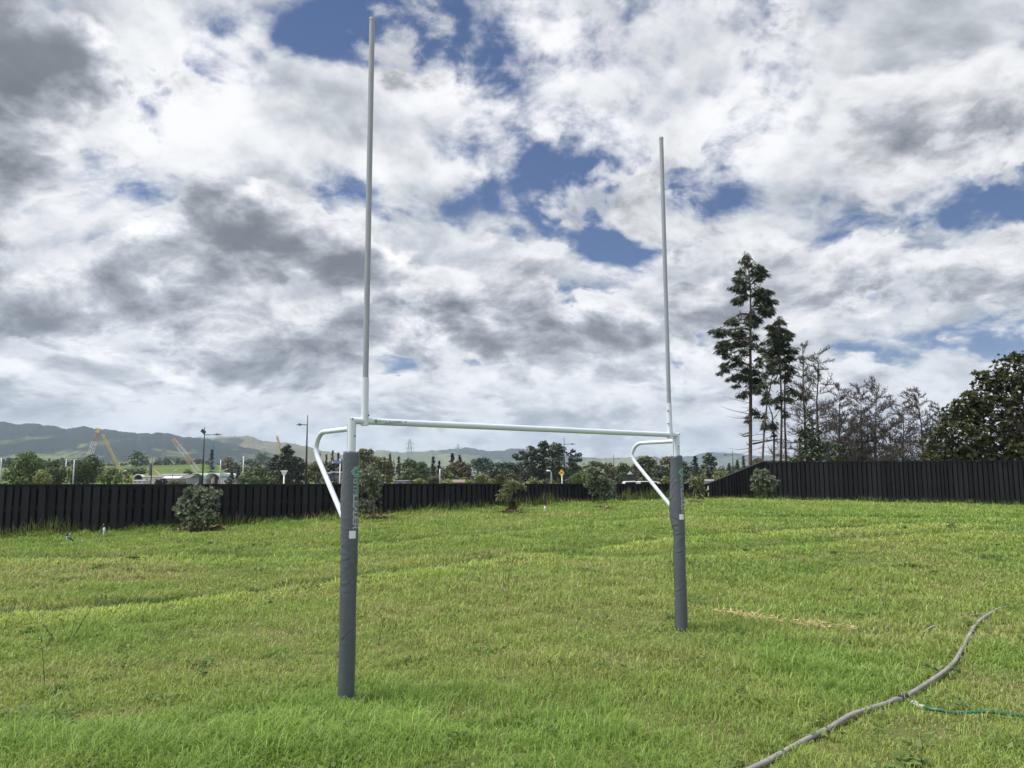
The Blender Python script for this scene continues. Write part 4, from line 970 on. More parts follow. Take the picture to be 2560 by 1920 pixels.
T('pine_tree', 'tallest ragged pine at the middle of the clump', 1358, 1102, 40, 162, 'dark', lobes=[(1360, 1107, 10, 6), (1352, 1114, 10, 6), (1366, 1116, 9, 7), (1356, 1126, 15, 8), (1368, 1136, 10, 8), (1350, 1142, 15, 9), (1360, 1158, 20, 12), (1355, 1182, 26, 18)], group=PG)
T('pine_tree', 'dense rounded dark pine behind the third street lamp', 1392, 1108, 50, 158, 'dark', lobes=[(1391, 1115, 15, 8), (1380, 1126, 14, 9), (1403, 1124, 13, 9), (1390, 1138, 24, 12), (1388, 1156, 26, 14), (1392, 1180, 30, 20)], group=PG)
T('pine_tree', 'open branched pine at the right of the clump', 1434, 1123, 46, 162, 'dark', lobes=[(1432, 1128, 8, 5), (1424, 1136, 10, 6), (1444, 1138, 11, 6), (1436, 1148, 16, 7), (1448, 1150, 8, 6), (1428, 1160, 14, 8), (1440, 1168, 12, 7), (1428, 1184, 16, 14)], group=PG, dens=.85)
T('round_tree', 'bright green tree right of the hump sign', 1452, 1178, 56, 120, 'fresh', lobes=[(1446, 1188, 14, 9), (1464, 1190, 16, 10), (1436, 1198, 14, 10), (1460, 1201, 24, 10)], group=TG)
T('broadleaf_tree', 'green tree behind the wind-leaned sapling', 1490, 1152, 60, 160, 'mid', lobes=[(1485, 1161, 14, 9), (1500, 1164, 14, 9), (1472, 1170, 16, 10), (1508, 1176, 18, 12), (1484, 1182, 22, 14), (1494, 1198, 36, 14)], group=TG)
T('broadleaf_tree', 'dull green tree left of the fourth street lamp', 1524, 1156, 40, 165, 'olive', lobes=[(1522, 1164, 12, 8), (1514, 1174, 14, 10), (1530, 1178, 13, 11), (1522, 1196, 22, 14)], group=TG)
T('broadleaf_tree', 'green tree right of the fourth street lamp', 1558, 1156, 44, 170, 'mid', lobes=[(1556, 1164, 12, 8), (1548, 1174, 14, 10), (1568, 1174, 13, 10), (1558, 1190, 24, 14)], group=TG)
T('round_tree', 'large domed tree seen inside the right goal brace', 1612, 1140, 66, 175, 'olive', lobes=[(1612, 1148, 18, 8), (1596, 1156, 14, 9), (1628, 1156, 14, 9), (1612, 1162, 24, 10), (1588, 1166, 8, 6), (1638, 1166, 10, 8), (1612, 1180, 28, 14), (1610, 1198, 34, 12)], group=TG)
T('round_tree', 'pale topped tree just left of the right goal pad', 1670, 1140, 40, 178, 'olive', lobes=[(1670, 1148, 15, 8), (1660, 1156, 12, 8), (1682, 1160, 14, 10), (1672, 1172, 18, 12), (1665, 1194, 26, 16)], group=TG)
T('broadleaf_tree', 'dark tree below the pale topped tree by the right goal pad', 1650, 1162, 40, 150, 'dark', lobes=[(1650, 1170, 12, 8), (1644, 1182, 15, 12), (1660, 1186, 14, 14), (1650, 1202, 22, 10)], group=TG)
T('shrub', 'yellow green shrub between the white utility and the right goal pad', 1664, 1189, 26, 90, 'lime', lobes=[(1664, 1194, 7, 5), (1658, 1202, 9, 6), (1670, 1203, 9, 6)], cat='shrub')
T('broadleaf_tree', 'dark tree emerging right of the right goal pad', 1706, 1152, 40, 165, 'dark', lobes=[(1706, 1159, 12, 7), (1698, 1170, 14, 10), (1714, 1174, 13, 11), (1706, 1194, 22, 14)], group=TG)
T('conifer_tree', 'tiered dark conifer with flat branch tips right of the right goal pad', 1737, 1141, 44, 150, 'pine', 'cone', group=TG)
T('pine_tree', 'taller blunt topped pine beside the tiered conifer', 1772, 1131, 46, 155, 'pine', lobes=[(1772, 1136, 9, 5), (1766, 1144, 11, 5), (1780, 1146, 10, 5), (1770, 1154, 14, 6), (1784, 1160, 10, 6), (1768, 1168, 18, 9), (1776, 1182, 22, 14), (1770, 1198, 26, 12)], group=TG)
T('shrub', 'pale green shrub at the start of the sloping fence top', 1800, 1176, 44, 110, 'lime', lobes=[(1796, 1182, 12, 5), (1808, 1186, 12, 6), (1796, 1194, 16, 8)], cat='shrub')
T('conifer_tree', 'small green conifer left of the fifth street lamp', 1822, 1158, 24, 180, 'mid', 'cone', group=TG)
T('conifer_tree', 'small green conifer right of the fifth street lamp', 1843, 1150, 24, 185, 'mid', 'cone', group=TG)
T('conifer_tree', 'slim green conifer just left of the tall bare trunk', 1858, 1140, 20, 190, 'mid', 'cone', group=TG)
T('round_tree', 'low far tree seen right of the tall bare trunk', 1894, 1144, 30, 200, 'olive', lobes=[(1894, 1150, 10, 6), (1886, 1158, 10, 8), (1902, 1158, 10, 8)], group=TG)
SG = 'pale shrubs showing over the fence top'
for x, tp, w, mt, lab in ((1048, 1196, 34, 'lime', 'pale shrub over the fence below the grey green tree'), (1085, 1190, 34, 'olive', 'olive shrub over the fence below the pointed conifer'), (1118, 1197, 34, 'lime', 'pale shrub over the fence under the dark green tree'), (1160, 1190, 30, 'olive', 'olive shrub over the fence right of the brown roof'), (1176, 1198, 30, 'lime', 'low pale shrub over the fence right of the brown roof'), (1204, 1184, 36, 'lime', 'tall pale shrub over the fence under the hazy tree group'),
                         (1226, 1195, 28, 'lime', 'rounded yellow shrub over the fence left of the twisted bush'), (1250, 1186, 34, 'olive', 'dull shrub over the fence just left of the twisted bush'), (1330, 1192, 18, 'lime', 'small pale shrub over the fence between twisted bush and white lamp'), (1379, 1197, 16, 'lime', 'tiny pale shrub at the foot of the white curved lamp'), (1040, 1180, 30, 'mid', 'mid green shrub left of the thin white pole'), (1280, 1182, 34, 'olive', 'grey green shrub behind the twisted bush top')):
    T('shrub', lab, x, tp, w, 105 if mt == 'lime' else 125, mt, lobes=[(x, tp + 6, w * .30, 5), (x - w * .24, tp + 10, w * .26, 6), (x + w * .24, tp + 10, w * .26, 6), (x, tp + 14, w * .4, 6)], cat='shrub', group=SG)
# ------------------------------------------------------------------ tall conifers, dead trees and evergreen on the right
def spray_clump(c, r, n, rng_, droop=.45, ln=.5, wid=.30):
    """feathery hanging sprays filling an ellipsoid"""
    d = rand_dirs(n, rng_); P = c + d * np.array(r) * (rng_.random(n) ** .5)[:, None]
    out = unit(np.stack([d[:, 0], d[:, 1], np.zeros(n)], 1) + .35 * rand_dirs(n, rng_)); dirv = unit(out + np.stack([np.zeros(n), np.zeros(n), -droop - .5 * rng_.random(n)], 1))
    l = ln * (.5 + .8 * rng_.random(n))
    return rhombi(P - dirv * l[:, None] * .4, dirv, unit(rand_dirs(n, rng_) + np.array([0, 0, .6])), l, wid * l * (.7 + .6 * rng_.random(n)))
def crop7(x, y): return 1740 + x / 3.0725, 620 + y / 3.0725       # notes were taken on an enlarged view of the stand
def tall_conifer(label, Y, trunks, clumps, twl, seed, base=.75, dead=True):
    r = np.random.default_rng(seed); s = mpp(Y) / 3.0725
    p0 = at(*crop7(*trunks[0][0][0]), Y); root = empty('tall_conifer', (p0[0], Y, base), label, 'tree', 'tall conifers above the tall fence')
    tb = MB(); lines = []
    for path, w0, w1 in trunks:
        P = [at(*crop7(*q), Y) for q in path]; P[0] = P[0].copy(); bp = np.array(P[0]); dv = (P[0] - P[1]) / (P[0] - P[1])[2]; bp = P[0] + dv * (base - .2 - P[0][2]); P = [bp] + P
        n = len(P); t = np.linspace(0, 1, n); Pn = [p + np.array([r.normal(0, .015), r.normal(0, .03), 0]) for p in P]
        tb.tube(Pn, (w0 + (w1 - w0) * t) * s / 2, 8); lines.append(np.array(Pn))
    tb.build('trunk', BARK, root, smooth=True)
    Vs, A, B, ra, rb = [], [], [], [], []
    def trunk_at(z, x):
        best = None
        for L in lines:
            if L[0][2] <= z <= L[-1][2]:
                q = np.array([np.interp(z, L[:, 2], L[:, k]) for k in range(3)])
                if best is None or abs(q[0] - x) < abs(best[0] - x): best = q
        return best if best is not None else lines[0][-1]
    for (cx, cy, rx, ry) in clumps:
        Yc = Y + r.uniform(-1, 1) * min(1.6, .4 + abs(rx) * s * 1.2); c = at(*crop7(cx, cy), Yc); R3 = np.array([rx * s * 1.0, max(.3, rx * s * .9), ry * s * 1.0])
        n = int(np.clip(rx * ry * .115, 32, 560)); Vs.append(spray_clump(c, R3 * .92, n, r, ln=.34, wid=.145))
        for _ in range(3):                                     # hanging tips that break the outline
            e = c + rand_dirs(1, r)[0] * R3 * np.array([1.05, 1.0, .8]); Vs.append(spray_clump(e, R3 * np.array([.34, .34, .30]), max(10, n // 12), r, droop=.9, ln=.30, wid=.13))
        st = trunk_at(c[2] + r.uniform(-.2, .5), c[0]); k = 5
        pts = [st + (c - st) * t + np.array([0, 0, .25 * math.sin(t * 3.14)]) for t in np.linspace(0, 1, k)]
        for a, b, t in zip(pts[:-1], pts[1:], range(k)): A.append(a); B.append(b); ra.append(.045 * (1 - t / k)); rb.append(.045 * (1 - (t + 1) / k) + .006)
        for t_ in (.45, .62, .8): e = st + (c - st) * t_ + np.array([0, 0, .25 * math.sin(t_ * 3.14) - .05]); q_ = .16 + .10 * r.random(); Vs.append(spray_clump(e, np.array([q_ * 1.4, q_ * 1.4, q_]), 15, r, droop=.8, ln=.26, wid=.14))
        for _ in range(int(4 + rx * .06)):
            e = c + rand_dirs(1, r)[0] * R3 * .95; A.append(pts[-2]); B.append(e); ra.append(.014); rb.append(.004)
    for (x0, y0, x1, y1, w) in twl:
        c = at(*crop7(x1, y1), Y + r.uniform(-1.2, 1.2)); a = at(*crop7(x0, y0), Y); m = (a + c) / 2 + np.array([0, 0, r.uniform(-.12, .06)])
        A += [a, m]; B += [m, c]; ra += [w * s / 2, w * s * .35]; rb += [w * s * .35, .004]
    if dead:                                                  # bare stubs on the lower trunks
        for L in lines:
            for _ in range(34):
                z = L[0][2] + .3 + r.random() * max(.1, (L[-1][2] - L[0][2]) * .62); q = np.array([np.interp(z, L[:, 2], L[:, k]) for k in range(3)]); a = r.uniform(0, 6.283); l = r.uniform(.25, 1.4)
                e = q + np.array([math.cos(a) * l, math.sin(a) * l, r.uniform(-.25, .2) * l]); mm = (q + e) / 2 + np.array([0, 0, -.06 * l]); A += [q, mm]; B += [mm, e]; ra += [.014, .009]; rb += [.009, .003]
    V, lp = twigs(A, B, np.array(ra), np.array(rb)); fast_mesh('branches', V, 4, BARK, root, loops=lp)
    fast_mesh('foliage', np.vstack(Vs), 4, LEAF['conifer'], root)
    return root
tall_conifer('tallest conifer, straight bare trunk with ragged drooping dark foliage', 44,
    [([(418, 1640), (418, 1100), (418, 800), (420, 500), (415, 300), (395, 70)], 34, 5)],
    [(388, 75, 34, 22), (372, 110, 40, 22), (400, 135, 40, 20), (480, 150, 50, 20), (510, 180, 50, 20), (340, 190, 50, 24), (450, 205, 40, 20), (515, 215, 50, 22), (480, 245, 44, 24), (315, 245, 46, 24), (345, 270, 44, 20), (300, 315, 52, 26), (350, 335, 46, 26), (380, 300, 34, 24), (500, 330, 36, 26), (555, 345, 50, 28), (470, 350, 30, 24), (310, 400, 50, 20), (325, 425, 46, 24), (365, 390, 26, 26), (520, 390, 60, 30), (590, 415, 46, 26), (460, 420, 32, 26), (540, 440, 54, 30), (575, 480, 46, 34), (545, 515, 44, 30), (510, 480, 30, 30),
     (430, 530, 46, 26), (470, 560, 48, 30), (400, 575, 34, 24), (440, 595, 46, 22), (270, 560, 42, 20), (300, 585, 34, 18), (235, 575, 24, 14), (130, 645, 44, 20), (180, 640, 50, 22), (225, 655, 46, 24), (180, 675, 50, 18), (300, 665, 44, 24), (340, 660, 44, 30), (320, 695, 40, 24), (210, 730, 50, 26), (175, 760, 40, 26), (250, 765, 44, 32), (300, 745, 40, 30), (370, 740, 36, 26), (450, 690, 34, 24), (190, 800, 44, 26), (235, 830, 36, 34), (360, 800, 26, 26), (450, 760, 36, 30), (300, 850, 34, 26), (330, 885, 36, 28), (280, 905, 24, 20), (215, 905, 36, 26), (220, 940, 34, 20), (185, 965, 30, 18), (390, 945, 50, 24), (330, 990, 60, 26), (270, 1015, 44, 20), (380, 1010, 56, 28), (450, 960, 46, 30), (470, 1020, 48, 34), (430, 1060, 40, 30), (310, 1065, 30, 16), (330, 1140, 34, 14), (370, 1130, 22, 34), (460, 1100, 44, 26), (465, 1275, 28, 14), (470, 1300, 18, 14), (395, 1335, 16, 12)],
    [(410, 1275, 180, 1215, 7), (410, 1310, 230, 1290, 6), (405, 1420, 325, 1418, 14), (405, 1440, 330, 1437, 16), (405, 1300, 345, 1297, 10), (405, 1335, 350, 1328, 10), (435, 1505, 690, 1465, 18), (405, 1540, 230, 1535, 5), (405, 1505, 385, 1490, 10), (410, 1190, 210, 1140, 5), (410, 1120, 250, 1070, 5), (410, 505, 300, 560, 8), (410, 590, 240, 640, 8), (430, 1290, 495, 1250, 8), (430, 1440, 540, 1435, 5)], 5)
tall_conifer('second tall conifer, denser and shorter, with two trunks close together', 45.5,
    [([(655, 1640), (655, 1300), (650, 1000), (640, 780), (640, 560)], 24, 5), ([(690, 1630), (686, 1350), (684, 1050), (690, 850)], 22, 6)],
    [(645, 565, 34, 14), (620, 580, 26, 14), (670, 580, 26, 18), (560, 610, 44, 24), (610, 630, 50, 28), (660, 640, 50, 28), (720, 665, 46, 22), (590, 670, 40, 30), (640, 690, 60, 30), (700, 700, 44, 26), (570, 715, 30, 26), (620, 740, 56, 30), (680, 745, 46, 28), (600, 790, 70, 34), (660, 800, 60, 34), (740, 800, 50, 30), (540, 820, 50, 28), (590, 850, 60, 28), (720, 850, 56, 32), (650, 870, 60, 30), (500, 790, 34, 26), (510, 735, 24, 14), (690, 920, 60, 30), (730, 950, 44, 26), (620, 950, 36, 24), (690, 990, 46, 26), (610, 1030, 34, 18), (700, 1020, 36, 20), (740, 1110, 50, 26), (650, 1160, 54, 24), (720, 1170, 36, 18), (790, 1130, 40, 20), (830, 1155, 40, 24), (690, 1290, 28, 16), (610, 1180, 34, 18)],
    [(650, 1240, 580, 1330, 6), (690, 1200, 800, 1160, 8), (655, 1400, 720, 1440, 6), (690, 1450, 640, 1490, 8)], 9)
tall_conifer('slender conifer leaning right between the two tallest conifers', 43,
    [([(510, 1640), (525, 1420), (545, 1200), (575, 1030), (600, 880)], 20, 6)],
    [(600, 890, 36, 22), (570, 910, 40, 24), (490, 900, 36, 26), (480, 860, 30, 24), (575, 960, 34, 22), (520, 985, 30, 20), (505, 1060, 46, 26), (475, 1100, 34, 22), (540, 1120, 34, 16), (545, 1170, 46, 26), (525, 1190, 30, 16), (520, 1300, 18, 10), (530, 1370, 24, 20), (520, 1390, 18, 14)],
    [(545, 1200, 500, 1040, 8), (560, 1130, 500, 920, 7)], 14)
tall_conifer('slender bare trunk with few green tufts right of the leaning conifer', 44.5,
    [([(605, 1640), (598, 1450), (585, 1280), (560, 1210)], 20, 7)],
    [(585, 1370, 34, 22), (600, 1385, 22, 24), (630, 1225, 20, 12), (600, 1440, 14, 8)],
    [(600, 1590, 548, 1512, 16), (590, 1320, 640, 1240, 7)], 21)
def dead_tree(label, px, top, base_px, wpx, Y, seed, n1=30, tint=DEADWOOD, base=.6, upcurve=.36, start=.18):
    r = np.random.default_rng(seed); t0 = at(px, top, Y); b0 = at(base_px, 1160, Y); b0[2] = base; H = t0[2] - base; s = mpp(Y)
    root = empty('dead_tree', (b0[0], Y, base), label, 'dead tree', 'bare dead trees behind the tall fence')
    tb = MB(); k = 7; tp = [b0 + (t0 - b0) * t + np.array([r.normal(0, .05), r.normal(0, .05), 0]) * (t > 0) for t in np.linspace(0, 1, k)]; rr = np.linspace(.115, .010, k) * min(1.2, H / 8); tb.tube(tp, rr, 7); tb.build('trunk', tint, root, smooth=True)
    tp = np.array(tp); A, B, ra, rb = [], [], [], []
    def seg(a, b, r0_, r1_): A.append(a); B.append(b); ra.append(r0_); rb.append(r1_)
    n1 = int(n1 * 1.5)
    for i in range(n1):
        t = start + (1 - start) * (i + r.random()) / n1; q = np.array([np.interp(t, np.linspace(0, 1, k), tp[:, j]) for j in range(3)]); a = r.uniform(0, 6.283)
        L = wpx * s * .5 * (1.08 - .8 * t) * r.uniform(.6, 1.15) * 2.0; d = np.array([math.cos(a), math.sin(a) * .9, r.uniform(-.05, .35)]); pts = [q]; nseg = 6
        for j in range(nseg): d = d + np.array([0, 0, upcurve * .22 * (1 if r.random() > .15 else -.4)]) + r.normal(0, .09, 3); d /= np.linalg.norm(d); pts.append(pts[-1] + d * L / nseg)
        for j in range(nseg): seg(pts[j], pts[j + 1], .026 * (1 - j / nseg) * (1.2 - t) + .006, .026 * (1 - (j + 1) / nseg) * (1.2 - t) + .005)
        for j in range(1, nseg + 1):
            for _ in range(6):
                dd = unit(d + 1.0 * rand_dirs(1, r)[0] + np.array([0, 0, .35])); l2 = L * r.uniform(.12, .34); m = pts[j] + dd * l2 * .55 + r.normal(0, .02, 3); e = m + unit(dd + np.array([0, 0, .5]) + .3 * r.normal(0, 1, 3)) * l2 * .5
                seg(pts[j], m, .010, .0075); seg(m, e, .0075, .005)
                for _ in range(2):
                    e2 = m + unit(dd + .9 * rand_dirs(1, r)[0] + np.array([0, 0, .2])) * l2 * r.uniform(.25, .55); seg(m, e2, .0058, .0035)
    V, lp = twigs(A, B, np.array(ra), np.array(rb)); fast_mesh('branches', V, 4, tint, root, loops=lp); return root
BROWNWOOD = pmat('brown_dead_wood', (.052, .040, .032), .9, .3, 3)
dead_tree('tallest bare dead tree, brownish with upswept branches beside the conifers', 2044, 884, 2048, 120, 42, 3, 36, BROWNWOOD)
dead_tree('bare dead tree just left of the tallest dead one', 2006, 856, 2018, 90, 44, 4, 26, BROWNWOOD)
dead_tree('bare dead tree just right of the tallest dead one', 2098, 962, 2094, 90, 41, 5, 30)
dead_tree('broad bare dead tree left of the forked dead tree', 2150, 966, 2152, 100, 40, 6, 34)
dead_tree('forked bare dead tree with a long branch sweeping right', 2190, 958, 2184, 110, 41.5, 7, 36)
dead_tree('small bare dead tree in the gap left of the last dead trees', 2254, 1004, 2262, 90, 42, 8, 26)
dead_tree('bare dead tree with spreading top in the gap before the evergreen', 2300, 974, 2304, 100, 40.5, 9, 34)
dead_tree('low twiggy dead tree at the edge of the big evergreen', 2348, 1010, 2350, 80, 41, 10, 26)
dead_tree('low dense dead tree behind the fence below the forked one', 2225, 1060, 2226, 120, 39, 12, 26, start=.05)
dead_tree('low dense dead tree behind the fence below the broad dead one', 2120, 1050, 2120, 130, 39.5, 13, 28, start=.05)
def shaggy(label, Y, lobes, seed, name, mat, ln, trunkpx, cat='tree', base=.6, leafshape=.3, k=1.0, droop=.3, group=None):
    r = np.random.default_rng(seed); s = mpp(Y); root = empty(name, (at(trunkpx, 1150, Y)[0], Y, base), label, cat, group); Vs = []
    for (x, y, rx, ry) in lobes:
        c = at(x, y, Y + r.uniform(-.5, .5) * rx * s); n = int(k * 14 * rx * ry * s * s / (ln * ln * .3)); Vs.append(spray_clump(c, np.array([rx, rx, ry]) * s, min(n, 3000), r, droop, ln))
    fast_mesh('foliage', np.vstack(Vs), 4, LEAF[mat], root)
    b = MB(); q = at(trunkpx, 1150, Y); tp = at(trunkpx, min(l[1] for l in lobes) + 6, Y); b.tube([(q[0], Y, base - .2), (q[0], Y, (base + tp[2]) / 2), tp], [.12, .09, .02], 7); b.build('trunk', BARK, root)
    return root
shaggy('dense dark green young conifer low among the dead trunks', 39, [(2022, 1036, 7, 10), (2024, 1056, 14, 12), (2012, 1078, 20, 14), (2036, 1082, 16, 14), (2020, 1104, 26, 16), (2046, 1108, 22, 14), (2024, 1130, 34, 16), (2060, 1124, 20, 12), (2010, 1146, 40, 12), (2062, 1146, 40, 12), (2090, 1118, 22, 9), (2108, 1124, 14, 8)], 31, 'young_conifer', 'conifer', .26, 2030, k=1.2)
shaggy('small green conifer sprig right of the second conifer trunks', 40.5, [(1998, 1062, 8, 10), (2002, 1085, 12, 14), (1994, 1110, 14, 14), (2000, 1136, 18, 14)], 33, 'young_conifer', 'conifer', .24, 1999, k=.35)
def evergreen():
    Y = 36.0; r = np.random.default_rng(44); s = mpp(Y); base = .4
    root = empty('evergreen_tree', (at(2560, 1150, Y)[0], Y, base), 'large glossy dark evergreen tree filling the right edge above the fence', 'tree')
    lobes = [(2510, 908, 24, 14), (2545, 896, 22, 12), (2580, 900, 30, 20), (2492, 935, 26, 16), (2460, 938, 20, 9), (2440, 936, 10, 7), (2530, 940, 44, 30), (2590, 950, 50, 40), (2480, 965, 36, 24), (2445, 962, 16, 10), (2510, 990, 50, 34), (2430, 990, 22, 12), (2455, 1010, 40, 26), (2400, 1010, 16, 14), (2385, 1024, 20, 14), (2575, 1010, 60, 50), (2420, 1035, 44, 26), (2372, 1048, 20, 18), (2480, 1050, 56, 40), (2390, 1070, 40, 24), (2345, 1080, 20, 14), (2550, 1075, 60, 50), (2430, 1095, 56, 34), (2350, 1105, 36, 22), (2330, 1118, 14, 10), (2490, 1120, 60, 36), (2380, 1130, 54, 26), (2318, 1142, 16, 10), (2570, 1130, 60, 40), (2440, 1145, 70, 22), (2340, 1150, 44, 14), (2640, 940, 60, 50), (2650, 1040, 70, 60), (2640, 1120, 70, 50), (2700, 1000, 60, 70), (2710, 1100, 60, 60)]
    Vs = []
    for (x, y, rx, ry) in lobes:
        c = at(x, y, Y + r.uniform(-.55, .55) * rx * s * 1.3); R3 = np.array([rx, rx * .9, ry]) * s
        m = max(10, int(rx * ry * .135 * r.uniform(.45, 1.1))); d = rand_dirs(m, r); tips = c + d * R3 * (.5 + .55 * r.random((m, 1)) + .5 * (r.random((m, 1)) < .18)); out = unit(d + np.array([0, 0, .45]) + .4 * rand_dirs(m, r))
        k = 11                                                 # whorls of big leaves at the shoot ends
        T_ = np.repeat(tips, k, 0); O_ = np.repeat(out, k, 0); n = len(T_); side = unit(np.cross(O_, rand_dirs(n, r))); dv = unit(O_ * (.25 + .7 * r.random((n, 1))) + side * 1.0)
        l = .12 + .08 * r.random(n); Vs.append(rhombi(T_, dv, unit(np.cross(dv, np.cross(O_, dv)) + .2 * rand_dirs(n, r)), l, l * .42))
    fast_mesh('crown', np.vstack(Vs), 4, LEAF['magnolia'], root)
    A, B, ra, rb = [], [], [], []; q0 = np.array([at(2570, 1150, Y)[0], Y, base - .2])
    b = MB(); b.tube([q0, q0 + np.array([0, 0, 2.0]), at(2575, 960, Y)], [.22, .17, .05], 8); b.build('trunk', BARK, root)
    for (x, y, rx, ry) in lobes: c = at(x, y, Y); st = q0 + np.array([0, 0, max(.6, (c[2] - base) * .55)]); m = (st + c) / 2 + np.array([0, 0, .15]); A += [st, m]; B += [m, c]; ra += [.06, .035]; rb += [.035, .012]
    V, lp = twigs(A, B, np.array(ra), np.array(rb)); fast_mesh('limbs', V, 4, BARK, root, loops=lp)
evergreen()
for x, y, lab in ((2528, 1125, 'pale blossom on the big evergreen above the fence, nearest the frame edge'), (2450, 1116, 'pale blossom near the middle of the big evergreen')): pass
# ------------------------------------------------------------------ coastal bushes in front of the fence
def coastal(label, Y, lobes, stem, mat, seed, leaf=.075, dens=1.0, brown=None, branches=(), name='coastal_bush'):
    r = np.random.default_rng(seed); s = mpp(Y); p0 = at(*stem[0], Y); zb = float(terrain(p0[0], Y)); p0[2] = zb - .05
    root = empty(name, (p0[0], Y, zb), label, 'bush', 'young coastal bushes along the fence')
    def clumps(lb, m_):
        Vs = []
        for (x, y, rx, ry) in lb:
            c = at(x, y, Y + r.uniform(-.4, .4) * rx * s); R3 = np.array([rx, rx * .9, ry]) * s; m = max(6, int(dens * 26 * (rx * s) * (ry * s) / (leaf * leaf * 1.6))); d = rand_dirs(m, r)
            tips = c + d * R3 * (.45 + .6 * r.random((m, 1)) + .5 * (r.random((m, 1)) < .22)); tips[:, 2] = np.maximum(tips[:, 2], zb + .03); out = unit(d + np.array([0, 0, .5]) + .35 * rand_dirs(m, r)); k = 10
            T_ = np.repeat(tips, k, 0); O_ = np.repeat(out, k, 0); n = len(T_); side = unit(np.cross(O_, rand_dirs(n, r))); dv = unit(O_ * (.4 + .9 * r.random((n, 1))) + side * .8); l = leaf * (.65 + .7 * r.random(n))
            Vs.append(rhombi(T_ - O_ * .02, dv, unit(np.cross(dv, np.cross(O_, dv)) + .15 * rand_dirs(n, r)), l, l * .36))
        fast_mesh('foliage', np.vstack(Vs), 4, m_, root)
    clumps(lobes, LEAF[mat])
    if brown: clumps(brown, LEAF['brown'])
    b = MB(); P = [p0] + [at(x, y, Y) for x, y in stem[1:]]; b.tube(P, np.linspace(.035, .014, len(P)), 7)
    for br in branches: Q = [at(x, y, Y + r.uniform(-.1, .1)) for x, y in br]; b.tube(Q, np.linspace(.018, .007, len(Q)), 6)
    for (x, y, rx, ry) in lobes:
        c = at(x, y, Y); j = min(range(len(P)), key=lambda i: np.linalg.norm(P[i] - c)); b.tube([P[j], (P[j] + c) / 2 + np.array([0, 0, -.03]), c], [.012, .009, .005], 5)
    b.build('stem', GBARK, root, smooth=True); return root
coastal('large rounded grey green bush on the lawn before the fence left', 16.9, [(498, 1226, 24, 10), (470, 1230, 14, 9), (530, 1238, 18, 11), (547, 1231, 9, 5), (462, 1252, 16, 12), (502, 1250, 26, 14), (528, 1268, 14, 12), (448, 1271, 12, 9), (482, 1274, 26, 16), (514, 1285, 22, 15), (460, 1292, 14, 11), (490, 1300, 24, 12), (530, 1296, 11, 9), (476, 1310, 18, 7), (512, 1310, 16, 7), (438, 1276, 6, 3)], [(492, 1322), (492, 1300), (494, 1265), (497, 1235)], 'coastal', 51, .075)
coastal('tall open sapling right behind the left goal pad', 19.0, [(922, 1178, 20, 12), (938, 1190, 18, 12), (910, 1196, 22, 16), (945, 1206, 13, 11), (925, 1212, 24, 16), (900, 1222, 16, 14), (930, 1228, 18, 10), (945, 1234, 9, 6), (902, 1258, 14, 8), (926, 1260, 20, 11), (890, 1268, 12, 8), (912, 1272, 14, 8)], [(936, 1293), (934, 1275), (934, 1250), (928, 1215), (924, 1185)], 'coastal', 52, .075, .6)
coastal('small twisted bush with a brown skirt against the low fence', 21.0, [(1272, 1208, 9, 7), (1285, 1210, 12, 8), (1300, 1216, 9, 6), (1310, 1218, 7, 7), (1268, 1218, 9, 8), (1278, 1224, 8, 8), (1258, 1232, 9, 8), (1252, 1243, 9, 9), (1264, 1240, 9, 8), (1248, 1250, 6, 5)], [(1273, 1283), (1272, 1268), (1274, 1252), (1279, 1236), (1284, 1222), (1300, 1218)], 'coastal2', 53, .075, 1.0, brown=[(1281, 1258, 8, 9), (1284, 1270, 8, 9), (1274, 1276, 6, 6)], branches=[[(1272, 1260), (1264, 1249), (1254, 1246)]])
coastal('wind-leaned sapling with forked trunk before the low fence', 24.0, [(1478, 1176, 14, 9), (1490, 1180, 16, 11), (1502, 1192, 20, 14), (1482, 1194, 16, 12), (1472, 1210, 9, 10), (1490, 1212, 18, 14), (1512, 1210, 14, 14), (1526, 1222, 11, 12), (1534, 1236, 7, 8), (1520, 1238, 11, 8), (1508, 1228, 14, 9), (1484, 1232, 8, 4), (1514, 1244, 9, 5)], [(1516, 1270), (1513, 1256), (1509, 1248), (1500, 1239), (1492, 1228), (1490, 1205)], 'coastal', 54, .085, .85, branches=[[(1509, 1248), (1516, 1236), (1522, 1225)]])
coastal('small bush in the fence corner right of the right goal pad', 26.2, [(1736, 1199, 8, 7), (1748, 1200, 10, 8), (1758, 1184, 6, 6), (1735, 1214, 9, 8), (1750, 1216, 9, 8), (1742, 1206, 12, 8), (1746, 1230, 10, 7), (1758, 1232, 7, 7), (1750, 1242, 8, 5)], [(1737, 1254), (1734, 1244), (1733, 1233), (1738, 1222), (1744, 1206)], 'coastal2', 55, .085, .9)
coastal('rounded bush in front of the tall black fence', 27.4, [(1896, 1182, 11, 8), (1908, 1178, 8, 6), (1890, 1196, 12, 9), (1908, 1192, 14, 10), (1924, 1198, 13, 9), (1898, 1210, 14, 10), (1916, 1212, 14, 10), (1932, 1208, 8, 6), (1943, 1205, 5, 3), (1888, 1222, 9, 6), (1904, 1226, 12, 7), (1922, 1224, 9, 6)], [(1906, 1252), (1906, 1240), (1907, 1225), (1906, 1200)], 'coastal', 56, .09, 1.0)
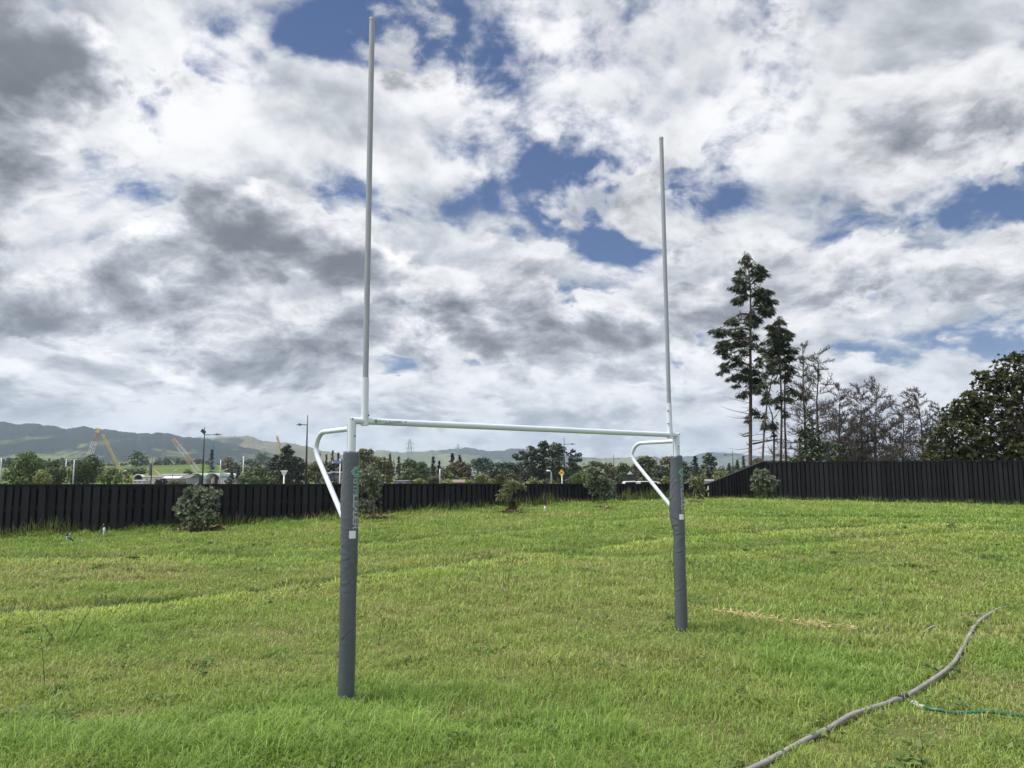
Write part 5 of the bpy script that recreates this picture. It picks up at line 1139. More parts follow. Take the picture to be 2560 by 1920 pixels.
# bark mulch round the stems
MULCH = pmat('bark_mulch', (.10, .070, .045), .95, .5, 3)
def mulch(px, py, wpx, n, seed, cols):
    r = np.random.default_rng(seed); c = ground_hit(px, py); w = wpx * c[1] / F; a = r.random(n) * 6.283; rad = np.sqrt(r.random(n)) * w
    x, y = c[0] + np.cos(a) * rad, c[1] + np.sin(a) * rad * .8; z = terrain(x, y) + .03 + .03 * r.random(n); d = unit(np.stack([np.cos(a * 7), np.sin(a * 7), .3 * r.normal(0, 1, n)], 1))
    return rhombi(np.stack([x, y, z], 1), d, unit(rand_dirs(n, r) + np.array([0, 0, 1.2])), .07 + .12 * r.random(n), .02 + .03 * r.random(n))
Vm = np.vstack([mulch(493, 1326, 62, 420, 1, None), mulch(935, 1296, 42, 260, 2, None), mulch(1277, 1284, 34, 180, 3, None), mulch(1738, 1259, 26, 130, 4, None), mulch(1515, 1272, 20, 60, 5, None)])
MULCHL = leafmat('bark_mulch_chips', (.055, .034, .022), (.20, .150, .095), .05)
tag(fast_mesh('bark_mulch', Vm, 4, MULCHL), kind='stuff')
# ------------------------------------------------------------------ street lamps, signs, poles
def axes_of(d):
    d = np.asarray(d, float); d = d / np.linalg.norm(d); return d
def street_lamp(px, top, arm_y, tip_px, Y, label, mat=None, th=1.0, extra=False):
    m = mat or BLACKPOLE; t = at(px, top, Y); x, z0 = t[0], GZ; root = empty('street_lamp', (x, Y, z0), label, 'street lamp', 'black street lamps along the road')
    r0_ = max(.075, .55 * Y / 768 * .75) * th
    b = MB(); b.tube([(x, Y, z0), (x, Y, t[2] * .55), (x, Y, t[2])], [r0_ * 1.15, r0_, r0_ * .6], 8); b.tube([(x, Y, z0), (x, Y, z0 + .6)], r0_ * 1.6, 8); b.build('pole', m, root, smooth=True)
    a = at(px, arm_y, Y); e = at(tip_px, arm_y, Y); za = a[2]; sg = np.sign(e[0] - x); L = abs(e[0] - x)
    b = MB(); b.tube([(x, Y, za), (x + sg * L * .62, Y, za + .02)], [r0_ * .55, r0_ * .45], 6); b.build('arm', m, root)
    hw = L * .62; b = MB(); c = np.array([x + sg * L * .74, Y, za + .0])
    V = []; Fc = []
    prof = [(-.5, .10, .03), (-.25, .20, .07), (.0, .22, .16), (.2, .2, .07), (.5, .05, .02)]
    for (u, w, h) in prof:
        for (yy, zz) in ((-1, 0), (-.6, 1), (.6, 1), (1, 0), (.6, -.45), (-.6, -.45)): V.append((c[0] + sg * u * hw, Y + yy * w * 1.0, za + zz * h * .9))
    for i in range(4):
        for j in range(6): Fc.append((i * 6 + j, i * 6 + (j + 1) % 6, (i + 1) * 6 + (j + 1) % 6, (i + 1) * 6 + j))
    Fc += [tuple(range(6))[::-1], tuple(24 + j for j in range(6))]
    b.add(V, Fc); b.build('lamp_head', m, root)
    if extra:
        q = at(px - 3, top + 12, Y); b = MB(); b.box((q[0], Y - .05, q[2]), (.5, .10, .34), (np.array([.75, 0, -.66]), np.array([0, 1.0, 0]), np.array([.66, 0, .75]))); b.build('solar_panel', m, root)
    return root
street_lamp(512, 1067, 1087, 553, 78, 'black street lamp with panel near its top, arm pointing right over the arched shelters', extra=True)
street_lamp(769, 1038, 1062, 742, 66, 'tallest black street lamp with arm pointing left, beside the left goal brace')
street_lamp(1410, 1096, 1110.5, 1438, 110, 'black street lamp in front of the dense pine, beside the yellow sign')
street_lamp(1534, 1136, 1147, 1549, 165, 'small distant black street lamp under the crossbar above the leaned sapling')
street_lamp(1831, 1126, 1137.5, 1807, 125, 'black street lamp with arm pointing left, beside the tall bare trunk')
street_lamp(381, 1137, 1150, 356, 120, 'black street lamp with long left arm in front of the grey house')
def t_lamp(px, top, wpx, Y, label):
    t = at(px, top, Y); root = empty('floodlight_pole', (t[0], Y, GZ), label, 'lamp post', 'pale car park lamps'); w = wpx * mpp(Y)
    b = MB(); b.tube([(t[0], Y, GZ), (t[0], Y, t[2])], [.10, .07], 8); b.build('pole', GALV, root, smooth=True)
    b = MB(); b.box((t[0], Y, t[2] + .03), (w * .3, .08, .07)); b.build('arm', GALV, root)
    for sg in (-1, 1): b = MB(); b.box((t[0] + sg * w * .34, Y, t[2] + .05), (w * .32, .34, .12)); b.build('lamp_head', GALV, root, bevel=.02)
t_lamp(186, 1150, 17, 95, 'pale grey T-shaped lamp post between the green trees on the left')
t_lamp(4, 1145, 34, 85, 'pale grey T-shaped lamp post at the left edge of the view')
def curved_lamp(px, top, tip, Y, label, sg=-1):
    t = at(px, top, Y); e = at(tip, top - 3, Y); root = empty('lamp_post', (t[0], Y, GZ), label, 'lamp post', 'small pale curved lamp posts')
    P = fillet([np.array([t[0], Y, GZ]), np.array([t[0], Y, t[2]]), np.array([e[0], Y, e[2]])], abs(e[0] - t[0]) * .5, 6)
    b = MB(); b.tube(P, np.linspace(.10, .05, len(P)), 7); b.build('pole', GALV, root, smooth=True)
    b = MB(); b.ell((e[0], Y, e[2]), (.32, .16, .09), 8, 5); b.build('lamp_head', STICK, root, smooth=True)
curved_lamp(1378, 1180, 1371, 100, 'thin pale curved lamp post left of the yellow hump sign')
curved_lamp(305, 1180, 313, 160, 'thin pale curved lamp post left of the white arched shelter')
curved_lamp(432, 1178, 440, 230, 'thin pale curved lamp post above the white roofed house')
curved_lamp(557, 1176, 567, 230, 'thin pale curved lamp post above the pale green shelter')
def plain_pole(px, top, Y, label, cross=0, name='utility_pole'):
    t = at(px, top, Y); root = empty(name, (t[0], Y, GZ), label, 'pole'); b = MB(); b.tube([(t[0], Y, GZ), (t[0], Y, t[2])], [.05 + .0004 * Y, .04 + .0003 * Y], 8); b.build('shaft', GALV if not cross else STICK, root, smooth=True)
    if cross: b = MB(); b.box((t[0], Y - .14, t[2] - .35), (cross * mpp(Y), .12, .14)); b.build('crossarm', STICK, root)
plain_pole(609, 1141, 220, 'white power pole with short crossarm on the green slope', 6)
plain_pole(552, 1150, 130, 'thin grey pole in front of the pale green arched shelter', 0, 'mast_pole')
plain_pole(1100, 1172, 110, 'thin white pole over the fence below the pointed conifer', 0, 'mast_pole')
plain_pole(166, 1148, 300, 'thin pale pole in front of the distant wood on the left', 4)
# give way sign seen from behind (plain white triangle pointing down)
def prism(mb, pts, y0, y1, mi=0):
    n = len(pts); V = [(p[0], y0, p[1]) for p in pts] + [(p[0], y1, p[1]) for p in pts]
    mb.add(V, [tuple(range(n)), tuple(range(2 * n - 1, n - 1, -1))] + [(i, i + n, (i + 1) % n + n, (i + 1) % n) for i in range(n)], mi); return mb
SIGNW = pmat('white_sign_sheet', (.60, .62, .64), .5, .05); SIGNY = pmat('yellow_sign_sheet', (.70, .42, .03), .5, .05); SIGNBK = pmat('black_sign_print', (.012, .010, .008), .5, .05); SIGNB = pmat('blue_sign_sheet', (.055, .12, .40), .5, .08)
YS = 62; c = at(710.5, 1176, YS); w = 18.5 * mpp(YS); tip = at(710.5, 1192, YS)[2]
root = empty('give_way_sign', (c[0], YS, GZ), 'white triangular sign pointing down on a white post above the fence', 'road sign')
b = MB(); prism(b, [(c[0] - w / 2, c[2]), (c[0] + w / 2, c[2]), (c[0], tip)], YS - .02, YS + .005); b.build('sign_plate', SIGNW, root, bevel=.004)
b = MB(); prism(b, [(c[0] - w * .30, c[2] - .10), (c[0] + w * .30, c[2] - .10), (c[0] + w * .24, c[2] - .14), (c[0] - w * .24, c[2] - .14)], YS - .045, YS - .022); b.build('bracket', GALV, root)
b = MB(); b.cyl((c[0], YS + .045, GZ), (c[0], YS + .045, c[2] - .06), .045, 10); b.cyl((c[0], YS - .0, GZ), (c[0], YS - .0, tip + .05), .05, 10); b.build('post', SIGNW, root, smooth=True)
YS = 90; c = at(1404, 1182.5, YS); hh = 10.5 * mpp(YS); hw = 7.6 * mpp(YS)
root = empty('warning_sign', (c[0], YS, GZ), 'yellow diamond sign with black hump symbol on a white post', 'road sign')
b = MB(); prism(b, [(c[0], c[2] + hh), (c[0] + hw, c[2]), (c[0], c[2] - hh), (c[0] - hw, c[2])], YS - .02, YS); b.build('sign_plate', SIGNY, root)
b = MB(); hs = [(-.70, -.10), (-.55, -.055), (-.38, -.03), (-.26, .12), (0, .20), (.26, .12), (.38, -.03), (.55, -.055), (.70, -.10)]; prism(b, [(c[0] + p[0] * hw, c[2] + p[1] * hh) for p in hs][::-1], YS - .028, YS - .022); b.build('hump_symbol', SIGNBK, root)
b = MB()
for i in range(4):
    q = [(0, .93), (.93, 0), (0, -.93), (-.93, 0)]; a1, a2 = q[i], q[(i + 1) % 4]; k = .955; b.add([(c[0] + x * f * hw, YS - .026, c[2] + y * f * hh) for f in (1, k) for (x, y) in (a1, a2)], [(0, 1, 3, 2)])
b.build('border', SIGNBK, root)
b = MB(); b.cyl((c[0] + .04, YS + .03, GZ), (c[0] + .04, YS + .03, c[2]), .06, 10); b.build('post', SIGNW, root, smooth=True)
YS = 55; a = at(830, 1152, YS); e = at(851.5, 1158.6, YS); pt = at(850.5, 1149, YS); pb_ = at(848.5, 1208, YS)
root = empty('street_name_sign', (pb_[0], YS, GZ), 'blue street name sign on a white post left of the goal pad', 'street sign')
zb_, zt_ = at(840, 1158.5, YS)[2], at(840, 1151.5, YS)[2]
b = MB(); b.box(((a[0] + e[0]) / 2, YS, (zb_ + zt_) / 2), (e[0] - a[0], .02, zt_ - zb_)); b.build('sign_plate', SIGNB, root)
b = MB(); b.box((a[0] + .03, YS - .002, (zb_ + zt_) / 2), (.06, .026, zt_ - zb_ + .004)); b.build('end_strip', SIGNW, root)
# its white lettering: two words, too small in the photo to be legible; kept as letter-sized strokes
b = MB(); rr = random.Random(4); x = a[0] + .10; zc = (zb_ + zt_) / 2
for wi, nn in enumerate((5, 5)):
    for k in range(nn):
        h = .10 if k == 0 else .07; b.box((x, YS - .0125, zc - .05 + h / 2), (.014, .003, h)); b.box((x + .018, YS - .0125, zc - .05 + (h if k % 2 else h * .5) - .006), (.024, .003, .012)); x += .048
    x += .04
b.build('lettering', SIGNW, root)
b = MB(); b.cyl((pb_[0], YS + .03, GZ), (pt[0], YS + .03, pt[2]), .036, 10); b.build('post', SIGNW, root, smooth=True)
# ------------------------------------------------------------------ cranes and pylons (lattice)
CRED = pmat('crane_red', (.34, .18, .14), .6, .1); CWHT = pmat('crane_white', (.50, .50, .48), .6, .1); CYEL = pmat('crane_yellow', (.50, .40, .17), .6, .1); CORG = pmat('crane_orange', (.46, .30, .16), .6, .1); CTEAL = pmat('teal_paint', (.10, .26, .27), .6, .1); CGRY = pmat('pylon_steel', (.30, .32, .34), .6, .1); CDARK = pmat('dark_rig_paint', (.05, .075, .095), .6, .1)
def lattice(mb, a, b, w0, w1, n, rad, zig=True):
    a, b = np.array(a, float), np.array(b, float); d = unit(b - a); u = unit(np.cross(d, np.array([0, 1.0, 0]))); v = np.cross(d, u)
    P = []
    for i in range(n + 1):
        t = i / n; w = (w0 + (w1 - w0) * t) / 2; c = a + (b - a) * t; P.append([c + w * (sx * u + sy * v) for sx, sy in ((-1, -1), (1, -1), (1, 1), (-1, 1))])
    for k in range(4): mb.tube([P[0][k], P[-1][k]], rad, 4)
    for i in range(n):
        for k in range(4):
            q = (k + 1) % 4; mb.tube([P[i][k], P[i + 1][q]] if i % 2 == 0 else [P[i][q], P[i + 1][k]], rad * .6, 3); mb.tube([P[i][k], P[i][q]], rad * .5, 3)
def crane(label, Y, foot, tip, w, secs, head=True, group='construction cranes beyond the road', rad=.11, body=CYEL):
    A, B = at(*foot, Y), at(*tip, Y); root = empty('crane', (A[0], Y, GZ), label, 'crane', group)
    for f0, f1, m in secs:
        b = MB(); lattice(b, A + (B - A) * f0, A + (B - A) * f1, w * (1 if f0 > 0 else .5), w * (1 if f1 < 1 else .45), max(3, int(14 * (f1 - f0))), rad); b.build('boom_section', m, root)
    if head: b = MB(); b.box(B + np.array([0, 0, .6]), (1.3, 1.0, 2.2)); b.box(B + np.array([-.9, 0, 1.9]), (1.6, .5, .5)); b.cyl(B + np.array([-1.2, -.2, .2]), B + np.array([-1.2, .2, .2]), .5, 10); b.build('boom_head', body, root)
    b = MB(); b.box((A[0], Y, GZ + 2.2), (5.5, 3.2, 2.4)); b.box((A[0] + 1.6, Y - 1.7, GZ + 2.4), (1.6, 1.2, 1.9)); b.build('cab', body, root, bevel=.15)
    b = MB()
    for sg in (-1, 1): b.box((A[0], Y + sg * 2.0, GZ + .55), (6.5, .9, 1.1))
    b.build('track', CDARK, root, bevel=.3)
    bst = A + np.array([2.5, 0, 3]); b = MB(); b.cyl(B, bst if False else A + np.array([(A[0] - B[0]) * .35 + 3, 0, 2.0]), rad * .35, 4); b.build('cable', CDARK, root)
    return root
crane('red and white lattice crane boom leaning right, meeting the yellow boom at the top', 420, (205, 1190), (246, 1080), 2.0, [(0, .30, CORG), (.30, .42, CRED), (.42, .78, CWHT), (.78, 1, CRED)])
crane('yellow lattice crane boom leaning left, right of the red and white one', 430, (307, 1190), (256, 1085), 2.2, [(0, 1, CYEL)], head=False)
crane('orange and white lattice crane boom leaning left above the arched shelters', 400, (505, 1192), (432, 1096), 2.0, [(0, .13, CRED), (.13, .34, CWHT), (.34, .56, CORG), (.56, .82, CWHT), (.82, 1, CORG)], head=False)
crane('small distant yellow crane boom behind the tall dark pine', 640, (712, 1165), (694, 1096), 2.2, [(0, 1, CYEL)], rad=.22)
Y = 330; A = at(376, 1189, Y); root = empty('piling_rig', (A[0], Y, GZ), 'dark piling rig with yellow stay behind the grey house', 'construction machine')
b = MB(); b.box((A[0], Y, (at(376, 1158, Y)[2] + GZ) / 2), (.9, .9, at(376, 1158, Y)[2] - GZ)); b.build('mast', CDARK, root, bevel=.06)
b = MB(); q = at(377.5, 1154, Y); b.box((q[0], Y, q[2]), (.55, .6, 1.7)); b.build('mast_head', CWHT, root, bevel=.05)
b = MB(); b.tube([at(382, 1173, Y), at(400, 1187, Y)], .28, 6); b.tube([at(382, 1173, Y), at(385, 1190, Y)], .28, 6); b.build('stay', CYEL, root)
b = MB(); b.box((A[0] + 1.5, Y, GZ + 1.4), (5, 3, 2)); b.build('cab', CDARK, root, bevel=.1)
Y = 420; root = empty('drill_mast', (at(534, 1190, Y)[0], Y, GZ), 'thin teal lattice mast in front of the pyramid conifer', 'construction machine')
b = MB(); lattice(b, at(537, 1192, Y), at(533, 1100, Y), 1.3, .9, 22, .10); b.build('mast', CTEAL, root); b = MB(); b.box((at(538, 1190, Y)[0] + 1, Y, GZ + 1.5), (4, 2.5, 2)); b.build('cab', CTEAL, root, bevel=.1)
def pylon(label, px, top, foot_y, Y, arms, spread, rad):
    t = at(px, top, Y); root = empty('power_pylon', (t[0], Y, GZ), label, 'pylon', 'lattice power pylons on the hills'); z0 = GZ; b = MB(); lattice(b, (t[0], Y, z0), (t[0], Y, t[2]), spread, spread * .14, 16, rad); b.build('tower', CGRY, root)
    b = MB()
    for (ay, aw) in arms:
        z = at(px, ay, Y)[2]; w = aw * mpp(Y) / 2
        for sg in (-1, 1): b.tube([(t[0], Y, z + 1.2), (t[0] + sg * w, Y, z)], rad * .9, 4); b.tube([(t[0], Y, z - .6), (t[0] + sg * w, Y, z)], rad * .9, 4); b.tube([(t[0] + sg * w * .96, Y, z), (t[0] + sg * w * .96, Y, z - 3)], rad * .7, 4)
    b.build('crossarm_set', CGRY, root)
pylon('nearer lattice pylon with three crossarms under the crossbar', 1024.5, 1097, 1150, 900, [(1108, 20), (1120, 21), (1131, 18)], 11, .20)
pylon('fainter lattice pylon right of the nearer one under the crossbar', 1145, 1109, 1150, 1150, [(1119, 18), (1128, 16)], 11, .20)
pylon('small pale pylon far off on the dry hill behind the hazy round tree', 659, 1116, 1140, 1350, [(1120, 16), (1128, 16)], 9, .30)
# ------------------------------------------------------------------ buildings over the fence
WALLW = pmat('white_cladding', (.45, .45, .44), .7, .08); WALLG = pmat('grey_cladding', (.26, .27, .28), .7, .1); ROOFW = pmat('white_roof_sheet', (.58, .58, .57), .6, .06); ROOFG = pmat('grey_roof_sheet', (.16, .165, .17), .7, .15); ROOFT = pmat('olive_roof_tiles', (.10, .10, .075), .8, .2); DARKIN = pmat('dark_interior', (.012, .014, .018), .8, .2); GLASS = pmat('dark_window', (.02, .024, .03), .15, .2); FABW = pmat('white_shelter_fabric', (.55, .56, .54), .7, .05); FABG = pmat('pale_green_shelter_fabric', (.36, .44, .42), .7, .06); FABT = pmat('teal_shelter_panel', (.10, .22, .23), .6, .1); REDB = pmat('red_paint', (.30, .03, .03), .5, .1); BLUER = pmat('blue_grey_roof', (.06, .075, .12), .6, .1); BRNR = pmat('brown_roof', (.16, .115, .095), .8, .15); PINKT = pmat('pale_red_tank', (.52, .22, .20), .6, .1)
def arch_shelter(label, x0, x1, top, Y, depthx, m, inner=True, sidepanel=False, fill=None):
    """barrel-vaulted container shelter, its open end facing the viewer, running back at a slant"""
    a, e = at(x0, 1200, Y), at(x1, 1200, Y); zt = at((x0 + x1) / 2, top, Y)[2]; w = e[0] - a[0]; zs = GZ + (zt - GZ) * .45; cx = (a[0] + e[0]) / 2; N = 16
    root = empty('arched_shelter', (cx, Y, GZ), label, 'shelter', 'arched container shelters'); dxy = np.array([depthx * mpp(Y), 12.0])
    arc = [(cx - w / 2 * math.cos(math.pi * i / N), zs + (zt - zs) * math.sin(math.pi * i / N)) for i in range(N + 1)]; V = []; Fc = []
    for (ox, oy) in ((0, 0), dxy): V += [(p[0] + ox, Y + oy, p[1]) for p in arc]
    for i in range(N): Fc.append((i, i + 1, N + 1 + i + 1, N + 1 + i))
    b = MB(); b.add(V, Fc); o = b.build('roof', m, root, smooth=True); so_ = o.modifiers.new('thick', 'SOLIDIFY'); so_.thickness = .18
    b = MB()
    for sx in (-1, 1):
        x = cx + sx * w / 2; b.add([(x - .6, Y + .02, GZ), (x + .6, Y + .02, GZ), (x + .6 + dxy[0], Y + dxy[1], GZ), (x - .6 + dxy[0], Y + dxy[1], GZ), (x - .6, Y + .02, zs), (x + .6, Y + .02, zs), (x + .6 + dxy[0], Y + dxy[1], zs), (x - .6 + dxy[0], Y + dxy[1], zs)], [(0, 1, 5, 4), (1, 2, 6, 5), (2, 3, 7, 6), (3, 0, 4, 7), (4, 5, 6, 7)])
    b.build('container_wall', WALLG, root)
    b = MB(); k = .93; b.add([(cx + (p[0] - cx) * k + dxy[0] * .9, Y + dxy[1] * .9, p[1]) for p in arc] + [(cx + w / 2 * k + dxy[0] * .9, Y + dxy[1] * .9, GZ), (cx - w / 2 * k + dxy[0] * .9, Y + dxy[1] * .9, GZ)], [tuple(range(N + 3))]); b.build('end_wall', DARKIN if fill is None else fill, root)
    b = MB()
    for i in range(N): b.tube([(arc[i][0], Y - .06, arc[i][1]), (arc[i + 1][0], Y - .06, arc[i + 1][1])], .12, 5)
    b.build('front_hoop', m, root); return root
arch_shelter('white arched shelter on the left, behind the light green sapling', 332, 358, 1186, 300, -26, FABW, fill=WALLG)
arch_shelter('dark fronted arched shelter, left one of the close pair', 472, 508, 1183, 300, 30, FABG)
arch_shelter('dark fronted arched shelter, right one of the close pair, with a pale red tank', 511, 549, 1183, 296, 26, FABG)
Y = 293; a, e = at(551, 1200, Y), at(577, 1200, Y); zt = at(560, 1182, Y)[2]; N = 8; w = e[0] - a[0]
root = empty('side_shelter', ((a[0] + e[0]) / 2, Y, GZ), 'pale green curved shelter side with a teal band, at the end of the arched pair', 'shelter'); zs = GZ + (zt - GZ) * .62
b = MB(); arc = [(a[0] + w * math.sin(math.pi / 2 * i / N), zs + (zt - zs) * math.cos(math.pi / 2 * i / N)) for i in range(N + 1)]; n = N + 2; V = [(p[0], Y, p[1]) for p in arc] + [(a[0], Y, zs)]; V += [(p[0], Y + 9, p[1]) for p in arc] + [(a[0], Y + 9, zs)]
b.add(V, [tuple(range(n)), tuple(range(2 * n - 1, n - 1, -1))] + [(i, i + n, (i + 1) % n + n, (i + 1) % n) for i in range(n)]); b.build('roof', FABG, root)
b = MB(); b.box(((a[0] + e[0]) / 2, Y + 4.5, (zs + GZ) / 2 - .003), (w - .01, 9, zs - GZ)); b.build('container_wall', WALLW, root)
b = MB(); b.box(((a[0] + e[0]) / 2, Y - .03, zs + .15), (w * .97, .05, .75)); b.build('band', FABT, root)
Y = 297; q = at(534, 1199, Y); root = empty('tank', (q[0], Y, GZ), 'pale red upright tank in the mouth of the right arched shelter', 'tank'); b = MB(); b.cyl((q[0], Y, GZ), (q[0], Y, at(534, 1193, Y)[2]), .45, 12); b.ell((q[0], Y, at(534, 1193, Y)[2]), (.45, .45, .3)); b.build('shell', PINKT, root, smooth=True); b = MB(); b.box((q[0] - .7, Y + .1, GZ + 1.2), (.5, .5, 2.4)); b.build('stand', WALLW, root)
def house(label, x0, x1, eave, ridge, Y, wall, roof, depth=7, wins=(), fascia=None, name='house', over=.35, flat=False):
    a, e = at(x0, 1200, Y), at(x1, 1200, Y); cx, w = (a[0] + e[0]) / 2, e[0] - a[0]; ze, zr = at((x0 + x1) / 2, eave, Y)[2], at((x0 + x1) / 2, ridge, Y)[2]
    root = empty(name, (cx, Y, GZ), label, 'building'); b = MB(); b.box((cx, Y + depth / 2, (GZ + ze) / 2), (w, depth, ze - GZ)); b.build('wall', wall, root)
    b = MB(); o = over; V = [(cx - w / 2 - o, Y - o, ze + .01), (cx + w / 2 + o, Y - o, ze + .01), (cx + w / 2 + o, Y + depth + o, ze + .01), (cx - w / 2 - o, Y + depth + o, ze + .01), (cx - w / 2 - o * .6, Y + depth / 2, zr), (cx + w / 2 + o * .6, Y + depth / 2, zr)]
    b.add(V, [(0, 1, 5, 4), (2, 3, 4, 5), (1, 2, 5), (3, 0, 4), (3, 2, 1, 0)]); b.build('roof', roof, root)
    if fascia is not None: b = MB(); b.box((cx, Y - o - .03, ze + .06), (w + 2 * o, .05, .28)); b.build('gutter', fascia, root)
    for (u, v, ww, hh) in wins:
        b = MB(); z = ze - v; b.box((cx + u * w, Y - .015, z), (ww, .06, hh)); f = b.build('window', WALLW, root); b = MB(); b.box((cx + u * w, Y - .05, z), (ww * .86, .03, hh * .84)); b.build('pane', GLASS, f)
    return root
house('grey flat fronted house behind the left street lamp', 357, 404, 1192, 1189, 260, WALLW, ROOFG, 8, [(-.28, 1.0, .9, .6), (.22, 1.0, .8, .5)])
house('white roofed house with small dark windows left of the arched pair', 404, 443, 1196.5, 1190, 255, WALLG, ROOFW, 7, [(.20, .9, .7, 1.1), (.38, .9, .6, 1.0)], ROOFW)
house('long low building with panel-lined roof behind the white roofed house', 398, 461, 1188, 1184, 320, WALLG, ROOFG, 9, [(-.2, .4, 1.2, .5), (.2, .4, 1.2, .5)], ROOFW)
house('olive roofed house with white gutter beside the left arched shelter', 446, 474, 1194, 1187, 270, WALLG, ROOFT, 8, [(.1, .9, 1.0, .9)], ROOFW)
house('pale low container office in front of the white arched shelter', 330, 358, 1201, 1200, 240, WALLW, ROOFW, 5, [(-.2, .5, .6, .4), (.2, .5, .6, .4)], name='container_office')
house('low dark blue building with pale roof edge behind the left goal brace', 806, 824, 1183, 1180, 180, BLUER, BLUER, 8, [(.0, .35, .3, .3)], ROOFW)
house('low building with thin white roof line behind the street sign post', 831, 856, 1181, 1179, 185, WALLG, ROOFW, 8, [(.1, .5, .6, .5)], ROOFW)
house('blue grey low roof just over the fence right of the tall sapling', 988, 1014, 1203, 1200.5, 120, WALLG, BLUER, 7, [(0, .4, .6, .4)])
house('brown roofed house mostly hidden by shrubs below the far pylon', 1128, 1156, 1206, 1199, 110, WALLG, BRNR, 7, [(0, .5, .6, .5)])
house('small grey gabled building at the foot of the sloping fence', 1770, 1792, 1203, 1198, 110, WALLW, ROOFG, 6, [(-.3, .5, .4, .5)])
# pyramid roofed kiosk with white corner
Y = 150; a, e = at(1567, 1187, Y), at(1583, 1187, Y); zt, ze = at(1575, 1177, Y)[2], a[2]; cx, w = (a[0] + e[0]) / 2, e[0] - a[0]
root = empty('kiosk', (cx, Y, GZ), 'small kiosk with grey pyramid roof and white corner behind the green hopper', 'building'); b = MB(); b.add([(cx - w / 2, Y - w / 2, ze), (cx + w / 2, Y - w / 2, ze), (cx + w / 2, Y + w / 2, ze), (cx - w / 2, Y + w / 2, ze), (cx, Y, zt)], [(0, 1, 4), (1, 2, 4), (2, 3, 4), (3, 0, 4), (3, 2, 1, 0)]); b.build('roof', ROOFG, root)
b = MB(); b.box((cx, Y, (ze + GZ) / 2 - .01), (w * .9, w * .9, ze - GZ)); b.build('wall', WALLG, root); b = MB(); b.box((cx - w * .1, Y - w * .46, (ze + zt) / 2 - .3), (.16, .08, zt - ze)); b.build('mast', SIGNW, root)
# dark green hopper (wide rim, narrow foot)
HOP = pmat('dark_green_steel', (.028, .040, .036), .6, .15); Y = 84; za, zb2 = at(1572, 1188.5, Y)[2], at(1572, 1203, Y)[2]; x0, x1, x2, x3 = (at(px_, 1190, Y)[0] for px_ in (1553, 1590, 1563, 1591))
root = empty('hopper', ((x0 + x1) / 2, Y, GZ), 'dark green hopper with black rim, wider at the top, behind the white utility', 'hopper')
b = MB(); prism(b, [(x0, za), (x1, za), (x3, zb2), (x2, zb2)], Y, Y + 1.6); b.build('bin', HOP, root)
b = MB(); b.box(((x0 + x1) / 2, Y + .8, za + .05), (x1 - x0 + .14, 1.76, .12)); b.build('rim', BLACKPOLE, root)
b = MB()
for xx_ in (x2 + .15, x3 - .2): b.box((xx_, Y + .3, (zb2 + GZ) / 2), (.12, .12, zb2 - GZ)); b.box((xx_, Y + 1.3, (zb2 + GZ) / 2), (.12, .12, zb2 - GZ))
b.build('leg_frame', BLACKPOLE, root)
for k in range(3): b = MB(); b.box((x2 + (x3 - x2) * (.2 + .3 * k), Y - .03, (za + zb2) / 2), (.05, .05, za - zb2 - .06)); b.build('rib', HOP, root)
# white double cab utility with black canopy windows
CARW = pmat('white_car_paint', (.62, .63, .64), .25, .03); CARR = pmat('red_car_paint', (.28, .022, .022), .3, .05); TYRE = pmat('tyre_rubber', (.02, .02, .02), .8, .1); CARG = pmat('tinted_glass', (.012, .014, .017), .1, .1)
def vehicle(name, label, cat, xl, xr, Y, prof, wins, paint, zg=GZ, width=1.8, top=1.8, wheels=(.17, .80), white_top=False):
    a, e = at(xl, 1200, Y), at(xr, 1200, Y); L = e[0] - a[0]; root = empty(name, ((a[0] + e[0]) / 2, Y, zg), label, cat)
    P = [(a[0] + u * L, zg + v) for u, v in prof]; n = len(P); V = []
    for (yy, ins) in ((Y, 1), (Y + width, 1)): V += [(p[0], yy + (.16 if p[1] - zg > 1.1 else 0) * (1 if yy == Y else -1), p[1]) for p in P]
    b = MB(); b.add(V, [tuple(range(n))[::-1], tuple(range(n, 2 * n))] + [(i, (i + 1) % n, (i + 1) % n + n, i + n) for i in range(n)]); body = b.build('body', paint, root, bevel=.03)
    for w in wins:
        q = [(a[0] + u * L, zg + v) for u, v in w]; yf = Y - .012; b = MB(); k = len(q); V = [(p[0], yf + (.16 if p[1] - zg > 1.1 else .0) + .0, p[1]) for p in q]; V += [(p[0], v[1] + .03, p[1]) for p, v in zip(q, V)]
        b.add(V, [tuple(range(k))[::-1], tuple(range(k, 2 * k))] + [(i, (i + 1) % k, (i + 1) % k + k, i + k) for i in range(k)]); b.build('window', CARG, root)
    for u in wheels:
        for yy in (Y + .02, Y + width - .02):
            b = MB(); b.cyl((a[0] + u * L, yy - .1, zg + .36), (a[0] + u * L, yy + .1, zg + .36), .36, 18); wh = b.build('wheel', TYRE, root, smooth=False); b = MB(); b.cyl((a[0] + u * L, yy - .115, zg + .36), (a[0] + u * L, yy + .115, zg + .36), .2, 14); b.build('rim', GALV, wh)
    return root
